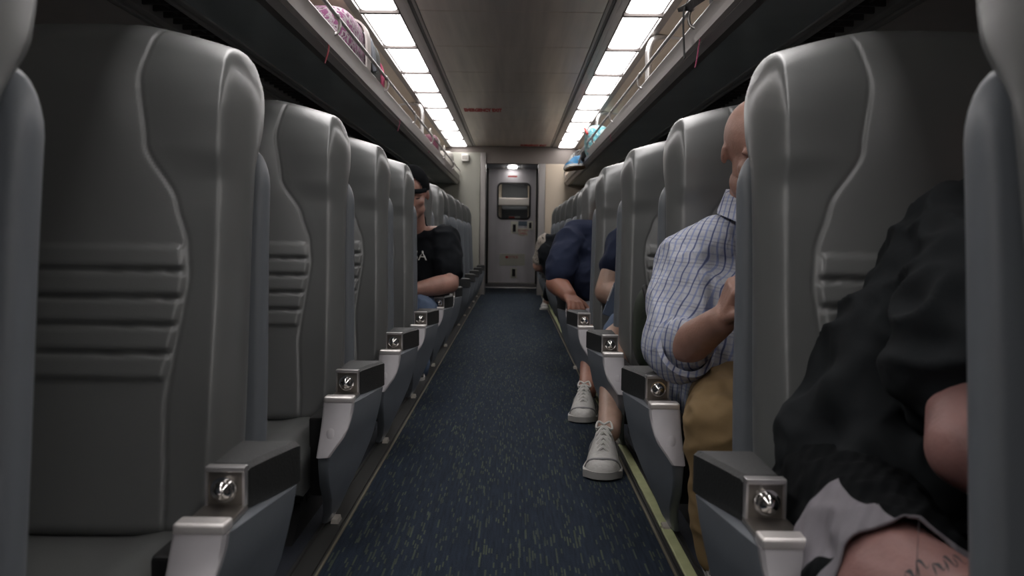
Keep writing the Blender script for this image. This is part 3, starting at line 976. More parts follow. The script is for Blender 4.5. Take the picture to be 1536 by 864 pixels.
def head_prims(bm, M, h):
    """head of height h (crown to chin), M places its centre; face towards local -y"""
    tmp = bmesh.new()
    E = lambda c, r, rot=None, n=20: add_ell(tmp, [q * h for q in c], [q * h for q in r], rot, n)
    E((0, .06, .13), (.335, .42, .36), n=28)          # cranium
    E((0, -.10, -.10), (.27, .28, .34), n=24)         # face block
    E((0, -.22, -.37), (.155, .15, .115))             # chin
    E((-.15, -.08, -.27), (.13, .22, .14)); E((.15, -.08, -.27), (.13, .22, .14))   # jaw
    E((-.15, -.255, -.10), (.11, .09, .09)); E((.15, -.255, -.10), (.11, .09, .09)) # cheek bones
    E((-.12, -.30, .055), (.13, .06, .04)); E((.12, -.30, .055), (.13, .06, .04))   # brow
    E((-.12, -.293, -.005), (.06, .045, .032)); E((.12, -.293, -.005), (.06, .045, .032))   # closed lids
    add_capsule(tmp, [0, -.32 * h, .01 * h], .032 * h, [0, -.425 * h, -.13 * h], .05 * h, 12)       # nose
    E((-.045, -.385, -.145), (.035, .04, .028)); E((.045, -.385, -.145), (.035, .04, .028))
    E((0, -.355, -.235), (.085, .035, .018)); E((0, -.35, -.27), (.075, .035, .022))                  # lips
    for s in (-1, 1):
        E((s * .335, .03, -.02), (.022, .060, .095), Euler((-.2, 0, s * .35)))
        E((s * .325, .015, -.085), (.022, .030, .035))
    bmesh.ops.transform(tmp, matrix=M, verts=tmp.verts)
    me = bpy.data.meshes.new('x'); tmp.to_mesh(me); tmp.free(); bm.from_mesh(me); bpy.data.meshes.remove(me)

def hair_cap(parent, M, h, m='hair', low=-.12):
    """short hair following the skull, open over the face"""
    bm = bmesh.new(); NJ, NK = 20, 48; V = []
    for j in range(NJ + 1):
        a = PI / 2 * (1 - j / NJ * 1.25)
        V.append([bm.verts.new(M @ Vector((math.cos(b) * .352 * h * math.cos(a), (.06 + math.sin(b) * .438 * math.cos(a)) * h, (.13 + .378 * math.sin(a)) * h))) for b in [2 * PI * k / NK for k in range(NK)]])
    for j in range(NJ):
        for k in range(NK):
            b = 2 * PI * (k + .5) / NK
            front = -math.sin(b)
            lim = 1.0 - .45 * sstep(.0, .75, front)
            if (j + .5) / NJ > lim: continue
            k2 = (k + 1) % NK
            bm.faces.new((V[j][k], V[j][k2], V[j + 1][k2], V[j + 1][k]))
    bmesh.ops.remove_doubles(bm, verts=bm.verts, dist=.0005)
    bmesh.ops.solidify(bm, geom=bm.faces[:], thickness=-.008)
    loose = [v for v in bm.verts if not v.link_faces]
    bmesh.ops.delete(bm, geom=loose, context='VERTS')
    finish('hair', bm, MT[m], parent)

def hand_prims(bm, wrist, direction, palm_n, thumb_side, size, curl=(.5, .7, .5), spread=.12, tcurl=.5, thumb_out=.8):
    """palm + four unequal bent fingers + thumb. direction: along the palm, palm_n: the way the palm faces."""
    d = Vector(direction).normalized(); nrm = Vector(palm_n); nrm = (nrm - d * nrm.dot(d)).normalized()
    side = d.cross(nrm).normalized()
    if side.dot(Vector(thumb_side)) < 0: side = -side
    w = Vector(wrist); S = size
    pl = .50 * S
    # palm as overlapping capsules
    for k in range(4):
        o = (-.165 + .11 * k) * S
        add_capsule(bm, w + side * o * .55 + d * .04 * S, .085 * S, w + side * o + d * pl, .068 * S, 12)
    add_capsule(bm, w + side * .12 * S + d * .10 * S - nrm * -.03 * S, .08 * S, w + side * .17 * S + d * .30 * S + nrm * .03 * S, .065 * S, 12)
    lens = [.34, .43, .47, .43]
    for k in range(4):
        o = (-.165 + .11 * k) * S
        base = w + side * o + d * pl
        L = lens[k] * S
        ang = 0; p = base
        dd = (d + side * (k - 1.5) * spread * .5).normalized()
        ax = dd.cross(nrm).normalized()
        for j, (f, c) in enumerate(zip((.46, .30, .24), curl)):
            ang += c
            q = p + (dd * math.cos(ang) + nrm * math.sin(ang)) * L * f
            add_capsule(bm, p, (.056 - .006 * j) * S, q, (.052 - .007 * j) * S, 12)
            p = q
    p = w + side * .15 * S + d * .14 * S
    t = (side * thumb_out + d * .75 + nrm * .25).normalized()
    for j, f in enumerate((.26, .17, .14)):
        q = p + t * f * S
        add_capsule(bm, p, (.075 - .010 * j) * S, q, (.062 - .008 * j) * S, 12)
        p = q; t = (t + (nrm * .5 + d * .35 - side * .3) * tcurl).normalized()

def torso(bm, hip, chest, neck, shw, r_hip, r_chest, r_sh, flat=.68, side=(1, 0, 0)):
    side = Vector(side).normalized()
    hip, chest, neck = Vector(hip), Vector(chest), Vector(neck)
    for k in (-1, 0, 1):
        add_capsule(bm, hip + side * k * r_hip * .55, r_hip * .78, chest + side * k * r_chest * .6, r_chest * .72, 18)
    top = chest.lerp(neck, .62)
    add_capsule(bm, chest, r_chest * .8, top, r_chest * .5, 18)
    add_capsule(bm, top - side * shw, r_sh, top + side * shw, r_sh, 16)
    return top

def limb(bm, pts, rs, n=18):
    for (a, b, ra, rb) in zip(pts, pts[1:], rs, rs[1:]):
        add_capsule(bm, a, ra, b, rb, n)

def sneaker(parent, toe, heel, ln, w, h, main, label=None, name='shoe', solem='sole', outm='darksole'):
    """athletic shoe from heel to toe direction on the floor"""
    toe, heel = Vector(toe), Vector(heel)
    d = (toe - heel); d.z = 0; d.normalize(); s = d.cross(Vector((0, 0, 1)))
    base = heel
    def P(u, v, z): return base + d * (u * ln) + s * (v * w / 2) + Vector((0, 0, z * h)) 
    prof = [(0, .62), (.06, .75), (.2, .80), (.38, .86), (.55, .98), (.7, 1.06), (.82, 1.02), (.92, .82), (.98, .5), (1.0, .2)]
    ht = [(0, .86), (.06, .98), (.2, .95), (.38, .97), (.5, .86), (.62, .66), (.75, .50), (.88, .42), (.96, .32), (1, .2)]
    bm = bmesh.new(); rings = []
    for (u, ww), (_, hh) in zip(prof, ht):
        ring = []
        for k in range(18):
            a = 2 * PI * k / 18
            c, sn = math.cos(a), math.sin(a)
            xx = math.copysign(abs(c) ** .7, c) * ww * (1 - .32 * max(0, sn) * (hh ** .8))
            zz = .14 + (hh - .14) * max(0, sn) ** .8 if sn > 0 else .14 + .06 * sn
            ring.append(P(u, xx, zz))
        rings.append(ring)
    add_loft(bm, rings); o = finish(name, bm, main, parent)
    if label: o['label'] = label
    bm = bmesh.new()
    for z0, z1, ex, m_ in ((0.035, .2, 1.09, 0),):
        R = []
        for z in (z0, (z0 + z1) / 2, z1):
            rr = []
            for (u, ww) in prof: rr.append(P(u * 1.03 - .015, ww * ex, z + (.05 if u > .9 else 0)))
            for (u, ww) in reversed(prof): rr.append(P(u * 1.03 - .015, -ww * ex, z + (.05 if u > .9 else 0)))
            R.append(rr)
        add_loft(bm, R)
    finish('shoe_sole', bm, MT[solem], o)
    bm = bmesh.new(); R = []
    for z in (0, .04):
        rr = [P(u * .98 + .01, ww * .98, z) for u, ww in prof] + [P(u * .98 + .01, -ww * .98, z) for u, ww in reversed(prof)]
        R.append(rr)
    add_loft(bm, R); finish('outsole', bm, MT[outm], o)
    # laces
    bm = bmesh.new()
    for u, zz in ((.44, .98), (.50, .90), (.56, .80), (.62, .71), (.68, .63)):
        for sg in (-1, 1):
            add_tube(bm, smooth_path([P(u, -.42 * sg, zz - .05), P(u + .03, 0, zz + .05), P(u + .06, .42 * sg, zz - .14)], 3), .0062, 6)
    add_tube(bm, smooth_path([P(.42, 0, 1.06), P(.40, .35, 1.12), P(.47, .45, 1.0), P(.45, .1, 1.04)], 4), .004, 6)
    add_tube(bm, smooth_path([P(.42, 0, 1.06), P(.40, -.35, 1.12), P(.47, -.5, .98), P(.45, -.1, 1.04)], 4), .004, 6)
    finish('laces', bm, MT['lace'], o)
    # side stripes and toe guard
    for sg in (-1, 1):
        for u in (.22, .30, .38):
            bm = bmesh.new()
            add_tube(bm, smooth_path([P(u, sg * .84, .22), P(u + .03, sg * .77, .45), P(u + .02, sg * .52, .62)], 4), .006, 6)
            finish('side_stripe', bm, MT['shoegrey'], o)
    bm = bmesh.new()
    add_tube(bm, smooth_path([P(.74, -.98, .22), P(.80, -.72, .40), P(.86, 0, .47), P(.80, .72, .40), P(.74, .98, .22)], 6), .0055, 6)
    finish('toe_guard', bm, MT['shoegrey'], o)
    return o

from mathutils.bvhtree import BVHTree
def drape(o, target, axis, sign, off=.0012):
    """lay a thin marking onto the surface it is printed on"""
    bv = BVHTree.FromPolygons([v.co for v in target.data.vertices], [tuple(p.vertices) for p in target.data.polygons])
    ref = sum((v.co[axis] for v in o.data.vertices), 0) / len(o.data.vertices)
    for v in o.data.vertices:
        st = v.co.copy(); st[axis] = ref - sign * .6
        d = Vector((0, 0, 0)); d[axis] = sign
        h = bv.ray_cast(st, d)
        if h[0] is not None: v.co[axis] = h[0][axis] - sign * (off + sign * (v.co[axis] - ref) * -.2)
def person(label, loc):
    e = empty('person', loc)
    tag(e, label, 'person')
    return e

# ---- C: bald man in plaid shirt, right side, second row
def man_plaid():
    e = person('bald man in a blue and white plaid shirt and khaki trousers holding a phone', (0, 0, 0))
    hc = Vector((.735, 2.50, 1.075)); h = .315
    M = frame(hc, Euler((.30, 0, -.05)))
    shL, shR = Vector((.545, 2.60, .765)), Vector((.97, 2.62, .765))
    el, wr = Vector((.485, 2.40, .505)), Vector((.555, 2.19, .615))
    bm = bmesh.new()
    head_prims(bm, M, h)
    add_capsule(bm, (.745, 2.60, .80), .085, (.74, 2.545, .98), .078)
    torso(bm, (.77, 2.58, .36), (.76, 2.60, .62), (.745, 2.6, .80), .17, .17, .165, .06)
    limb(bm, [shL, el, el + (wr - el) * .35, wr], [.068, .055, .056, .040])
    hand_prims(bm, wr, (.20, -.35, .80), (.95, .1, -.25), (0, -.9, .4), .20, curl=(.85, 1.1, .7), tcurl=.8)
    e2, w2 = Vector((1.06, 2.40, .50)), Vector((.86, 2.17, .62))
    limb(bm, [shR, e2, w2], [.068, .055, .040])
    hand_prims(bm, w2, (-.6, -.4, .5), (-.6, .5, -.3), (0, -.3, .9), .19, curl=(.9, 1.1, .7), tcurl=.8)
    for hx, kx in ((.69, .55), (.90, 1.0)):
        limb(bm, [(hx, 2.56, .35), (kx, 2.10, .345), (kx, 2.07, .07)], [.085, .068, .045])
        add_capsule(bm, (kx, 2.07, .06), .045, (kx, 1.96, .04), .035)
    body = remesh('body', bm, MT['skinC'], e, .006, 4)
    # brows, lash lines and lips
    bm = bmesh.new()
    for q in (-1, 1):
        add_tube(bm, [M @ Vector((q * x * h, y * h, z * h)) for x, y, z in ((.05, -.350, .062), (.12, -.358, .082), (.20, -.315, .07))], .004, 6)
        add_tube(bm, [M @ Vector((q * x * h, y * h, z * h)) for x, y, z in ((.065, -.330, -.02), (.12, -.342, -.030), (.175, -.318, -.020))], .0028, 6)
    finish('eyebrows', bm, MT['hair'], e)
    # shirt
    bm = bmesh.new()
    torso(bm, (.77, 2.58, .38), (.76, 2.59, .62), (.745, 2.6, .78), .17, .205, .20, .08)
    limb(bm, [(.725, 2.60, .845), (.56, 2.60, .775)], [.085, .085]); limb(bm, [(.765, 2.60, .845), (.96, 2.61, .775)], [.085, .085])
    limb(bm, [(.55, 2.60, .76), (.51, 2.50, .63), (.485, 2.42, .525)], [.092, .095, .090])
    add_capsule(bm, (.485, 2.42, .52), .086, (.505, 2.36, .545), .075)
    limb(bm, [(.97, 2.62, .765), e2], [.092, .085])
    sh = remesh('shirt', bm, MT['plaid'], e, .0075, 5, wrinkle=.012, wscale=.13, seed=3.3, stretch=(1, 1, .6))
    # collar
    bm = bmesh.new()
    for sg in (-1, 1):
        pts = []
        A = [(sg * .0, .085, .075), (sg * .07, .05, .07), (sg * .085, -.01, .055), (sg * .06, -.075, .03), (sg * .02, -.10, .0)]
        top = [Vector((.742 + a, 2.575 + b, .905 + c)) for a, b, c in A]
        bot = [Vector((.742 + a * 1.3, 2.575 + b * 1.3 - .004, .865 + c - .02)) for a, b, c in A]
        rings = []
        for t, b_ in zip(top, bot):
            o_ = Vector(((t - Vector((.742, 2.575, t.z))).normalized())) * .006
            rings.append([t - o_, t + o_, b_ + o_, b_ - o_])
        add_loft(bm, rings)
    finish('collar', bm, MT['plaid'], sh)
    # rolled cuff ring
    bm = bmesh.new()
    c0 = el + (wr - el) * .12; t = (wr - el).normalized(); u = t.cross(Vector((0, 0, 1))).normalized(); v = t.cross(u)
    rings = []
    for k in range(25):
        a = 2 * PI * k / 24; r = .080
        c = c0 + (u * math.cos(a) + v * math.sin(a)) * r
        out = (u * math.cos(a) + v * math.sin(a))
        rings.append([c + out * .009 + t * .03, c + out * .014, c + out * .009 - t * .035, c - out * .006 - t * .035, c - out * .008 + t * .03])
    add_loft(bm, rings, cap=False); finish('cuff', bm, MT['plaid'], sh)
    # trousers
    bm = bmesh.new()
    add_capsule(bm, (.72, 2.57, .355), .15, (.90, 2.57, .355), .15)
    for hx, kx in ((.69, .555), (.93, 1.0)):
        limb(bm, [(hx, 2.56, .36), (kx, 2.12, .355), (kx, 2.075, .06)], [.125, .100, .075])
    remesh('trousers', bm, MT['khaki'], e, .008, 6, wrinkle=.013, wscale=.10, seed=9, stretch=(1, .6, 1))
    bm = bmesh.new(); add_box(bm, .615, .68, 2.125, 2.138, .66, .80, .006); bmesh.ops.rotate(bm, cent=(.645, 2.13, .72), matrix=Matrix.Rotation(-.5, 3, 'X'), verts=bm.verts)
    for kx in (.555, 1.0):
        sneaker(e, (kx, 1.86, 0), (kx, 2.14, 0), .30, .11, .12, MT['blackcloth'])
    ph = finish('phone', bm, MT['phone'], None)
    tag(ph, 'dark phone held in the bald man\'s hand', 'phone')
man_plaid()

# ---- A: man in backward cap, left side, fifth row
def man_cap():
    e = person('man in a black backward cap and black t-shirt with folded hands', (0, 0, 0))
    hc = Vector((-.615, 5.42, 1.085)); h = .325
    M = frame(hc, Euler((.22, 0, .10)))
    bm = bmesh.new(); head_prims(bm, M, h)
    add_capsule(bm, (-.62, 5.58, .84), .088, (-.62, 5.48, 1.0), .080)
    torso(bm, (-.66, 5.58, .36), (-.64, 5.60, .68), (-.62, 5.58, .90), .20, .17, .18, .075)
    sh, el, wr = Vector((-.40, 5.56, .80)), Vector((-.37, 5.42, .53)), Vector((-.555, 5.22, .50))
    limb(bm, [sh, el, el + (wr - el) * .35, wr], [.075, .062, .062, .045])
    hand_prims(bm, wr, (-.8, -.25, .25), (-.1, .9, -.2), (-.1, -.1, .9), .19, curl=(.5, .8, .5))
    sh2, el2, wr2 = Vector((-.88, 5.58, .80)), Vector((-.92, 5.42, .50)), Vector((-.72, 5.22, .49))
    limb(bm, [sh2, el2, wr2], [.075, .062, .045])
    hand_prims(bm, wr2, (.8, -.3, .15), (.1, .9, -.2), (.1, -.1, .9), .19, curl=(.5, .8, .5))
    for hx, kx in ((-.56, -.52), (-.76, -.86)):
        limb(bm, [(hx, 5.55, .36), (kx, 5.08, .37), (kx, 5.03, .07)], [.09, .07, .045])
    remesh('body', bm, MT['skinA'], e, .007, 4)
    bm = bmesh.new()
    torso(bm, (-.66, 5.58, .38), (-.64, 5.59, .68), (-.62, 5.58, .88), .20, .205, .205, .088)
    add_capsule(bm, (-.62, 5.58, .87), .105, (-.62, 5.565, .915), .095)
    limb(bm, [(-.41, 5.56, .80), (-.385, 5.48, .62)], [.10, .105]); limb(bm, [(-.87, 5.58, .80), (-.91, 5.48, .60)], [.10, .10])
    t = remesh('t_shirt', bm, MT['blackcloth'], e, .009, 6, wrinkle=.012, wscale=.14, seed=5)
    tx = text_mesh('lettering', 'USA', .088, MT['white'], Matrix.Translation((-.590, 5.355, .70)) @ Euler((PI / 2 , 0, .0)).to_matrix().to_4x4(), t, .001, sx=.95)
    drape(tx, t, 1, 1, .005)
    # cap: crown, strap worn across the forehead, opening, brim to the rear
    capo = empty('cap', (0, 0, 0)); capo.parent = e
    bm = bmesh.new()
    R = []
    for j in range(25):
        a = PI / 2 * j / 24.6
        ring = []
        for k in range(96):
            b_ = 2 * PI * k / 96
            fx = math.cos(b_) * .365 * h; fy = math.sin(b_) * .45 * h
            ring.append(M @ Vector((fx * math.cos(a), fy * math.cos(a) + .05 * h, (.10 + .46 * math.sin(a)) * h)))
        R.append(ring)
    Rv = [[bm.verts.new(p) for p in r] for r in R]
    for j in range(24):
        for k in range(96):
            b_ = 2 * PI * (k + .5) / 96
            db = ((b_ - 1.5 * PI + PI) % (2 * PI)) - PI
            if (db / .66) ** 2 + (j / 9.5) ** 2 < 1: continue   # gap over the forehead
            k2 = (k + 1) % 96
            bm.faces.new((Rv[j][k], Rv[j][k2], Rv[j + 1][k2], Rv[j + 1][k]))
    bm.faces.new(Rv[-1])
    bmesh.ops.solidify(bm, geom=bm.faces[:], thickness=.006)
    finish('crown', bm, MT['blackcloth'], capo)
    bm = bmesh.new()
    pts = [M @ Vector((math.cos(b_) * .375 * h, math.sin(b_) * .46 * h + .05 * h, (.10 + .02) * h)) for b_ in [1.5 * PI - .9 + 1.8 * k / 12 for k in range(13)]]
    add_tube(bm, pts, .014, 8, flat=.4); finish('strap', bm, MT['blackcloth'], capo)
    bm = bmesh.new()
    R = []
    for k in range(13):
        b_ = PI / 2 - .95 + 1.9 * k / 12
        i_ = Vector((math.cos(b_) * .36 * h, math.sin(b_) * .45 * h + .05 * h, .10 * h)); o_ = Vector((math.cos(b_) * .42 * h, math.sin(b_) * .80 * h + .05 * h, .02 * h))
        R.append([M @ i_, M @ o_, M @ (o_ - Vector((0, 0, .012))), M @ (i_ - Vector((0, 0, .012)))])
    add_loft(bm, R); finish('brim', bm, MT['blackcloth'], capo)
    # brows / lash lines
    bm = bmesh.new()
    for s in (-1, 1):
        add_tube(bm, [M @ Vector((s * x * h, y * h, z * h)) for x, y, z in ((.05, -.355, .075), (.12, -.362, .095), (.20, -.315, .08))], .006, 6)
        add_tube(bm, [M @ Vector((s * x * h, y * h, z * h)) for x, y, z in ((.065, -.330, -.02), (.12, -.342, -.028), (.175, -.318, -.018))], .003, 6)
    finish('eyebrows', bm, MT['hair'], e)
    bm = bmesh.new()
    add_capsule(bm, (-.58, 5.57, .36), .15, (-.74, 5.57, .36), .15)
    for hx, kx in ((-.56, -.53), (-.76, -.86)):
        limb(bm, [(hx, 5.55, .365), (kx, 5.09, .37), (kx, 5.035, .06)], [.12, .098, .075])
    remesh('jeans', bm, MT['jeans'], e, .010, 6, wrinkle=.012, wscale=.1)
    for kx in (-.53, -.86):
        sneaker(e, (kx, 4.84, 0), (kx, 5.12, 0), .30, .11, .12, MT['blackcloth'])
man_cap()

# ---- B: person in black t-shirt and grey-striped shorts, right side, first row
def person_black():
    e = person('person in black t-shirt and grey-striped black shorts with a tattooed thigh', (0, 0, 0))
    bm = bmesh.new()
    hc = Vector((1.09, 1.55, 1.17)); h = .30
    head_prims(bm, frame(hc, Euler((.15, .1, .1))), h); hair_cap(e, frame(hc, Euler((.15, .1, .1))), h)
    add_capsule(bm, (1.06, 1.60, .92), .085, (1.08, 1.58, 1.06), .075)
    sd = Vector((.93, 0, -.28))
    torso(bm, (.80, 1.58, .38), (.96, 1.61, .64), (1.06, 1.6, .88), .12, .13, .14, .055, side=sd)
    sh, el, wr = Vector((.85, 1.53, .81)), Vector((.672, 1.20, .535)), Vector((.88, 1.10, .42))
    limb(bm, [sh, el, el + (wr - el) * .3, wr], [.075, .060, .058, .042])
    hand_prims(bm, wr, (.7, -.5, -.1), (0, 0, -1), (-.3, -.8, 0), .20, curl=(.3, .4, .3))
    sh2, el2, wr2 = Vector((1.28, 1.60, .78)), Vector((1.33, 1.40, .48)), Vector((1.12, 1.18, .42))
    limb(bm, [sh2, el2, wr2], [.085, .065, .045])
    hand_prims(bm, wr2, (-.5, -.6, -.1), (0, 0, -1), (-.8, 0, 0), .20, curl=(.3, .4, .3))
    limb(bm, [(.61, 1.50, .35), (.548, 1.13, .350), (.60, .98, .345), (.60, 1.01, .08)], [.10, .093, .075, .05])
    limb(bm, [(.93, 1.50, .355), (1.05, 1.02, .345), (1.05, 1.03, .08)], [.12, .08, .05])
    add_capsule(bm, (.60, 1.01, .06), .045, (.60, .90, .04), .035); add_capsule(bm, (1.05, 1.03, .06), .045, (1.05, .92, .04), .035)
    body = remesh('body', bm, MT['skinB'], e, .006, 4)
    # shirt: leaning torso, loose sleeve, bunched hem
    bm = bmesh.new()
    for k in (-1, 0, 1):
        add_capsule(bm, Vector((.78, 1.55, .44)) + sd * k * .12, .155, Vector((.965, 1.59, .72)) + sd * k * .12, .15)
    add_capsule(bm, (.85, 1.58, .82), .11, (1.26, 1.62, .73), .11)
    add_capsule(bm, (.93, 1.60, .86), .10, (1.05, 1.60, .89), .095)
    limb(bm, [(.845, 1.55, .835), (.80, 1.42, .74), (.735, 1.32, .635)], [.10, .122, .128])
    limb(bm, [(1.27, 1.60, .77), (1.32, 1.47, .60)], [.11, .12])
    add_capsule(bm, (.62, 1.45, .445), .085, (.92, 1.36, .43), .10)
    add_capsule(bm, (.60, 1.43, .44), .068, (.585, 1.54, .44), .07)
    shirt = remesh('t_shirt', bm, MT['tee'], e, .008, 4, wrinkle=.024, wscale=.13, seed=2.2, stretch=(1, .7, 1))
    # shorts
    bm = bmesh.new()
    add_capsule(bm, (.68, 1.52, .35), .15, (.92, 1.52, .35), .15)
    limb(bm, [(.61, 1.50, .355), (.550, 1.150, .350)], [.134, .112]); limb(bm, [(.93, 1.50, .36), (1.01, 1.20, .35)], [.145, .125])
    sh_ = remesh('shorts', bm, MT['shortsblack'], e, .007, 4, wrinkle=.01, wscale=.09, seed=1)
    b2 = bmesh.new(); b2.from_mesh(sh_.data)
    bmesh.ops.bisect_plane(b2, geom=b2.verts[:] + b2.edges[:] + b2.faces[:], plane_co=(0, 1.078, 0), plane_no=Vector((-.12, -1, .25)), clear_outer=True)
    bmesh.ops.solidify(b2, geom=b2.faces[:], thickness=.005)
    b2.to_mesh(sh_.data); b2.free()
    for p in sh_.data.polygons: p.use_smooth = True
    bm = bmesh.new()
    rt = random.Random(4)
    def stroke(pts, w):
        R_ = []
        for k, p in enumerate(smooth_path([(x, y, .5) for x, y in pts], 4)):
            ww = w * (.6 + .4 * math.sin(k * .9))
            ww *= 1.7
            R_.append([p + Vector((0, -ww, 0)), p + Vector((ww, ww, 0)), p + Vector((ww, ww, .0006)), p + Vector((0, -ww, .0006))])
        add_loft(bm, R_)
    x = .512
    for k in range(7):
        yy = 1.045 + .006 * math.sin(k * 2)
        stroke([(x, yy - .016), (x + .004, yy + .004), (x + .009, yy + .014 * rt.random()), (x + .012, yy - .010), (x + .017, yy - .002)], .0016 + .0012 * rt.random())
        x += .0155
    stroke([(.512, 1.03), (.507, 1.0), (.502, .985)], .0022); stroke([(.545, 1.0), (.565, 1.012), (.58, 1.008)], .0012)
    tt = finish('tattoo', bm, MT['ink'], body, smooth=False); drape(tt, body, 2, -1, .0008)
    for kx, ky in ((.60, 1.06), (1.05, 1.09)):
        sneaker(e, (kx, ky - .28, 0), (kx, ky, 0), .30, .11, .12, MT['shoe'])
person_black()

# ---- E: person in navy polo, right side, fifth row
def person_navy():
    e = person('person in navy polo resting one tanned hand on an armrest', (0, 0, 0))
    bm = bmesh.new()
    head_prims(bm, frame((.66, 5.62, 1.08), Euler((.25, 0, 0))), .28); hair_cap(e, frame((.66, 5.62, 1.08), Euler((.25, 0, 0))), .28)
    add_capsule(bm, (.62, 5.68, .90), .085, (.65, 5.65, 1.05), .075)
    torso(bm, (.60, 5.66, .40), (.58, 5.66, .70), (.62, 5.68, .95), .17, .18, .18, .075)
    sh, el, wr = Vector((.40, 5.60, .80)), Vector((.305, 5.44, .54)), Vector((.37, 5.30, .475))
    limb(bm, [sh, el, el + (wr - el) * .3, wr], [.085, .070, .066, .048])
    hand_prims(bm, wr, (.25, -.8, -.30), (.0, -.3, -.9), (.9, .1, .1), .24, curl=(.45, .5, .4), spread=.28)
    sh2, el2, wr2 = Vector((.84, 5.62, .80)), Vector((.90, 5.45, .55)), Vector((.80, 5.24, .48))
    limb(bm, [sh2, el2, wr2], [.085, .070, .048])
    hand_prims(bm, wr2, (-.4, -.7, -.3), (0, .3, -.9), (-.8, 0, 0), .21)
    limb(bm, [(.54, 5.62, .34), (.50, 4.95, .31), (.385, 4.02, .11)], [.09, .070, .042])
    limb(bm, [(.74, 5.62, .35), (.78, 4.95, .34), (.78, 4.85, .07)], [.09, .07, .045])
    remesh('body', bm, MT['skinE'], e, .007, 4)
    bm = bmesh.new()
    torso(bm, (.60, 5.64, .44), (.58, 5.63, .70), (.62, 5.66, .95), .17, .215, .205, .088)
    add_ell(bm, (.60, 5.50, .56), (.20, .18, .17))
    limb(bm, [(.40, 5.60, .80), (.36, 5.52, .70), (.325, 5.46, .605)], [.105, .108, .102]); limb(bm, [(.84, 5.62, .80), (.89, 5.5, .62)], [.105, .10])
    remesh('polo_shirt', bm, MT['navy'], e, .009, 6, wrinkle=.012, wscale=.14, seed=7)
    bm = bmesh.new(); add_capsule(bm, (.56, 5.64, .37), .13, (.72, 5.64, .37), .13)
    limb(bm, [(.55, 5.6, .34), (.515, 5.05, .31)], [.115, .09]); limb(bm, [(.74, 5.6, .35), (.79, 5.05, .34)], [.12, .10])
    remesh('shorts', bm, MT['greycloth'], e, .01, 6, wrinkle=.01)
    sneaker(e, (.345, 3.80, 0), (.378, 4.10, 0), .32, .118, .145, MT['shoe'], 'white athletic shoe')
    sneaker(e, (.78, 4.66, 0), (.78, 4.94, 0), .30, .115, .135, MT['shoe'])
person_navy()

# ---- D: person in fourth row, only elbow, sleeve and stretched leg visible
def person_elbow():
    e = person('person of whom a dark sleeve, pale elbow and nearest white shoe show', (0, 0, 0))
    bm = bmesh.new()
    head_prims(bm, frame((.84, 4.62, 1.08), Euler((.25, 0, 0))), .28); hair_cap(e, frame((.84, 4.62, 1.08), Euler((.25, 0, 0))), .28)
    add_capsule(bm, (.82, 4.68, .88), .08, (.83, 4.65, 1.02), .072)
    torso(bm, (.82, 4.64, .38), (.82, 4.68, .68), (.82, 4.68, .92), .18, .17, .17, .07)
    sh, el, wr = Vector((.62, 4.64, .80)), Vector((.525, 4.56, .545)), Vector((.66, 4.36, .50))
    limb(bm, [sh, el, wr], [.075, .066, .045])
    hand_prims(bm, wr, (.6, -.7, .1), (0, .6, -.7), (.2, 0, .9), .19)
    sh2, el2, wr2 = Vector((1.04, 4.64, .80)), Vector((1.10, 4.5, .52)), Vector((.95, 4.3, .48))
    limb(bm, [sh2, el2, wr2], [.075, .062, .045])
    hand_prims(bm, wr2, (-.5, -.7, .1), (0, .6, -.7), (-.2, 0, .9), .19)
    limb(bm, [(.72, 4.60, .37), (.50, 3.86, .37), (.385, 3.12, .12)], [.10, .072, .042])
    limb(bm, [(.94, 4.60, .37), (.96, 4.02, .39), (.96, 3.95, .07)], [.10, .072, .045])
    remesh('body', bm, MT['skinD'], e, .007, 4)
    bm = bmesh.new()
    torso(bm, (.82, 4.64, .40), (.82, 4.66, .68), (.82, 4.68, .9), .18, .195, .195, .083)
    limb(bm, [(.62, 4.64, .80), (.575, 4.60, .70)], [.095, .092]); limb(bm, [(1.03, 4.64, .80), (1.08, 4.56, .66)], [.095, .09])
    remesh('t_shirt', bm, MT['navy'], e, .009, 6, wrinkle=.01, wscale=.14, seed=4)
    bm = bmesh.new(); add_capsule(bm, (.72, 4.6, .37), .135, (.94, 4.6, .37), .135)
    limb(bm, [(.72, 4.58, .375), (.56, 4.06, .38)], [.125, .105]); limb(bm, [(.94, 4.58, .375), (.96, 4.12, .385)], [.125, .105])
    remesh('shorts', bm, MT['jeans'], e, .01, 6, wrinkle=.01)
    sneaker(e, (.335, 2.86, 0), (.378, 3.20, 0), .33, .120, .150, MT['shoe'], 'white athletic shoe')
    sneaker(e, (.96, 3.74, 0), (.96, 4.02, 0), .30, .115, .135, MT['shoe'])
person_elbow()

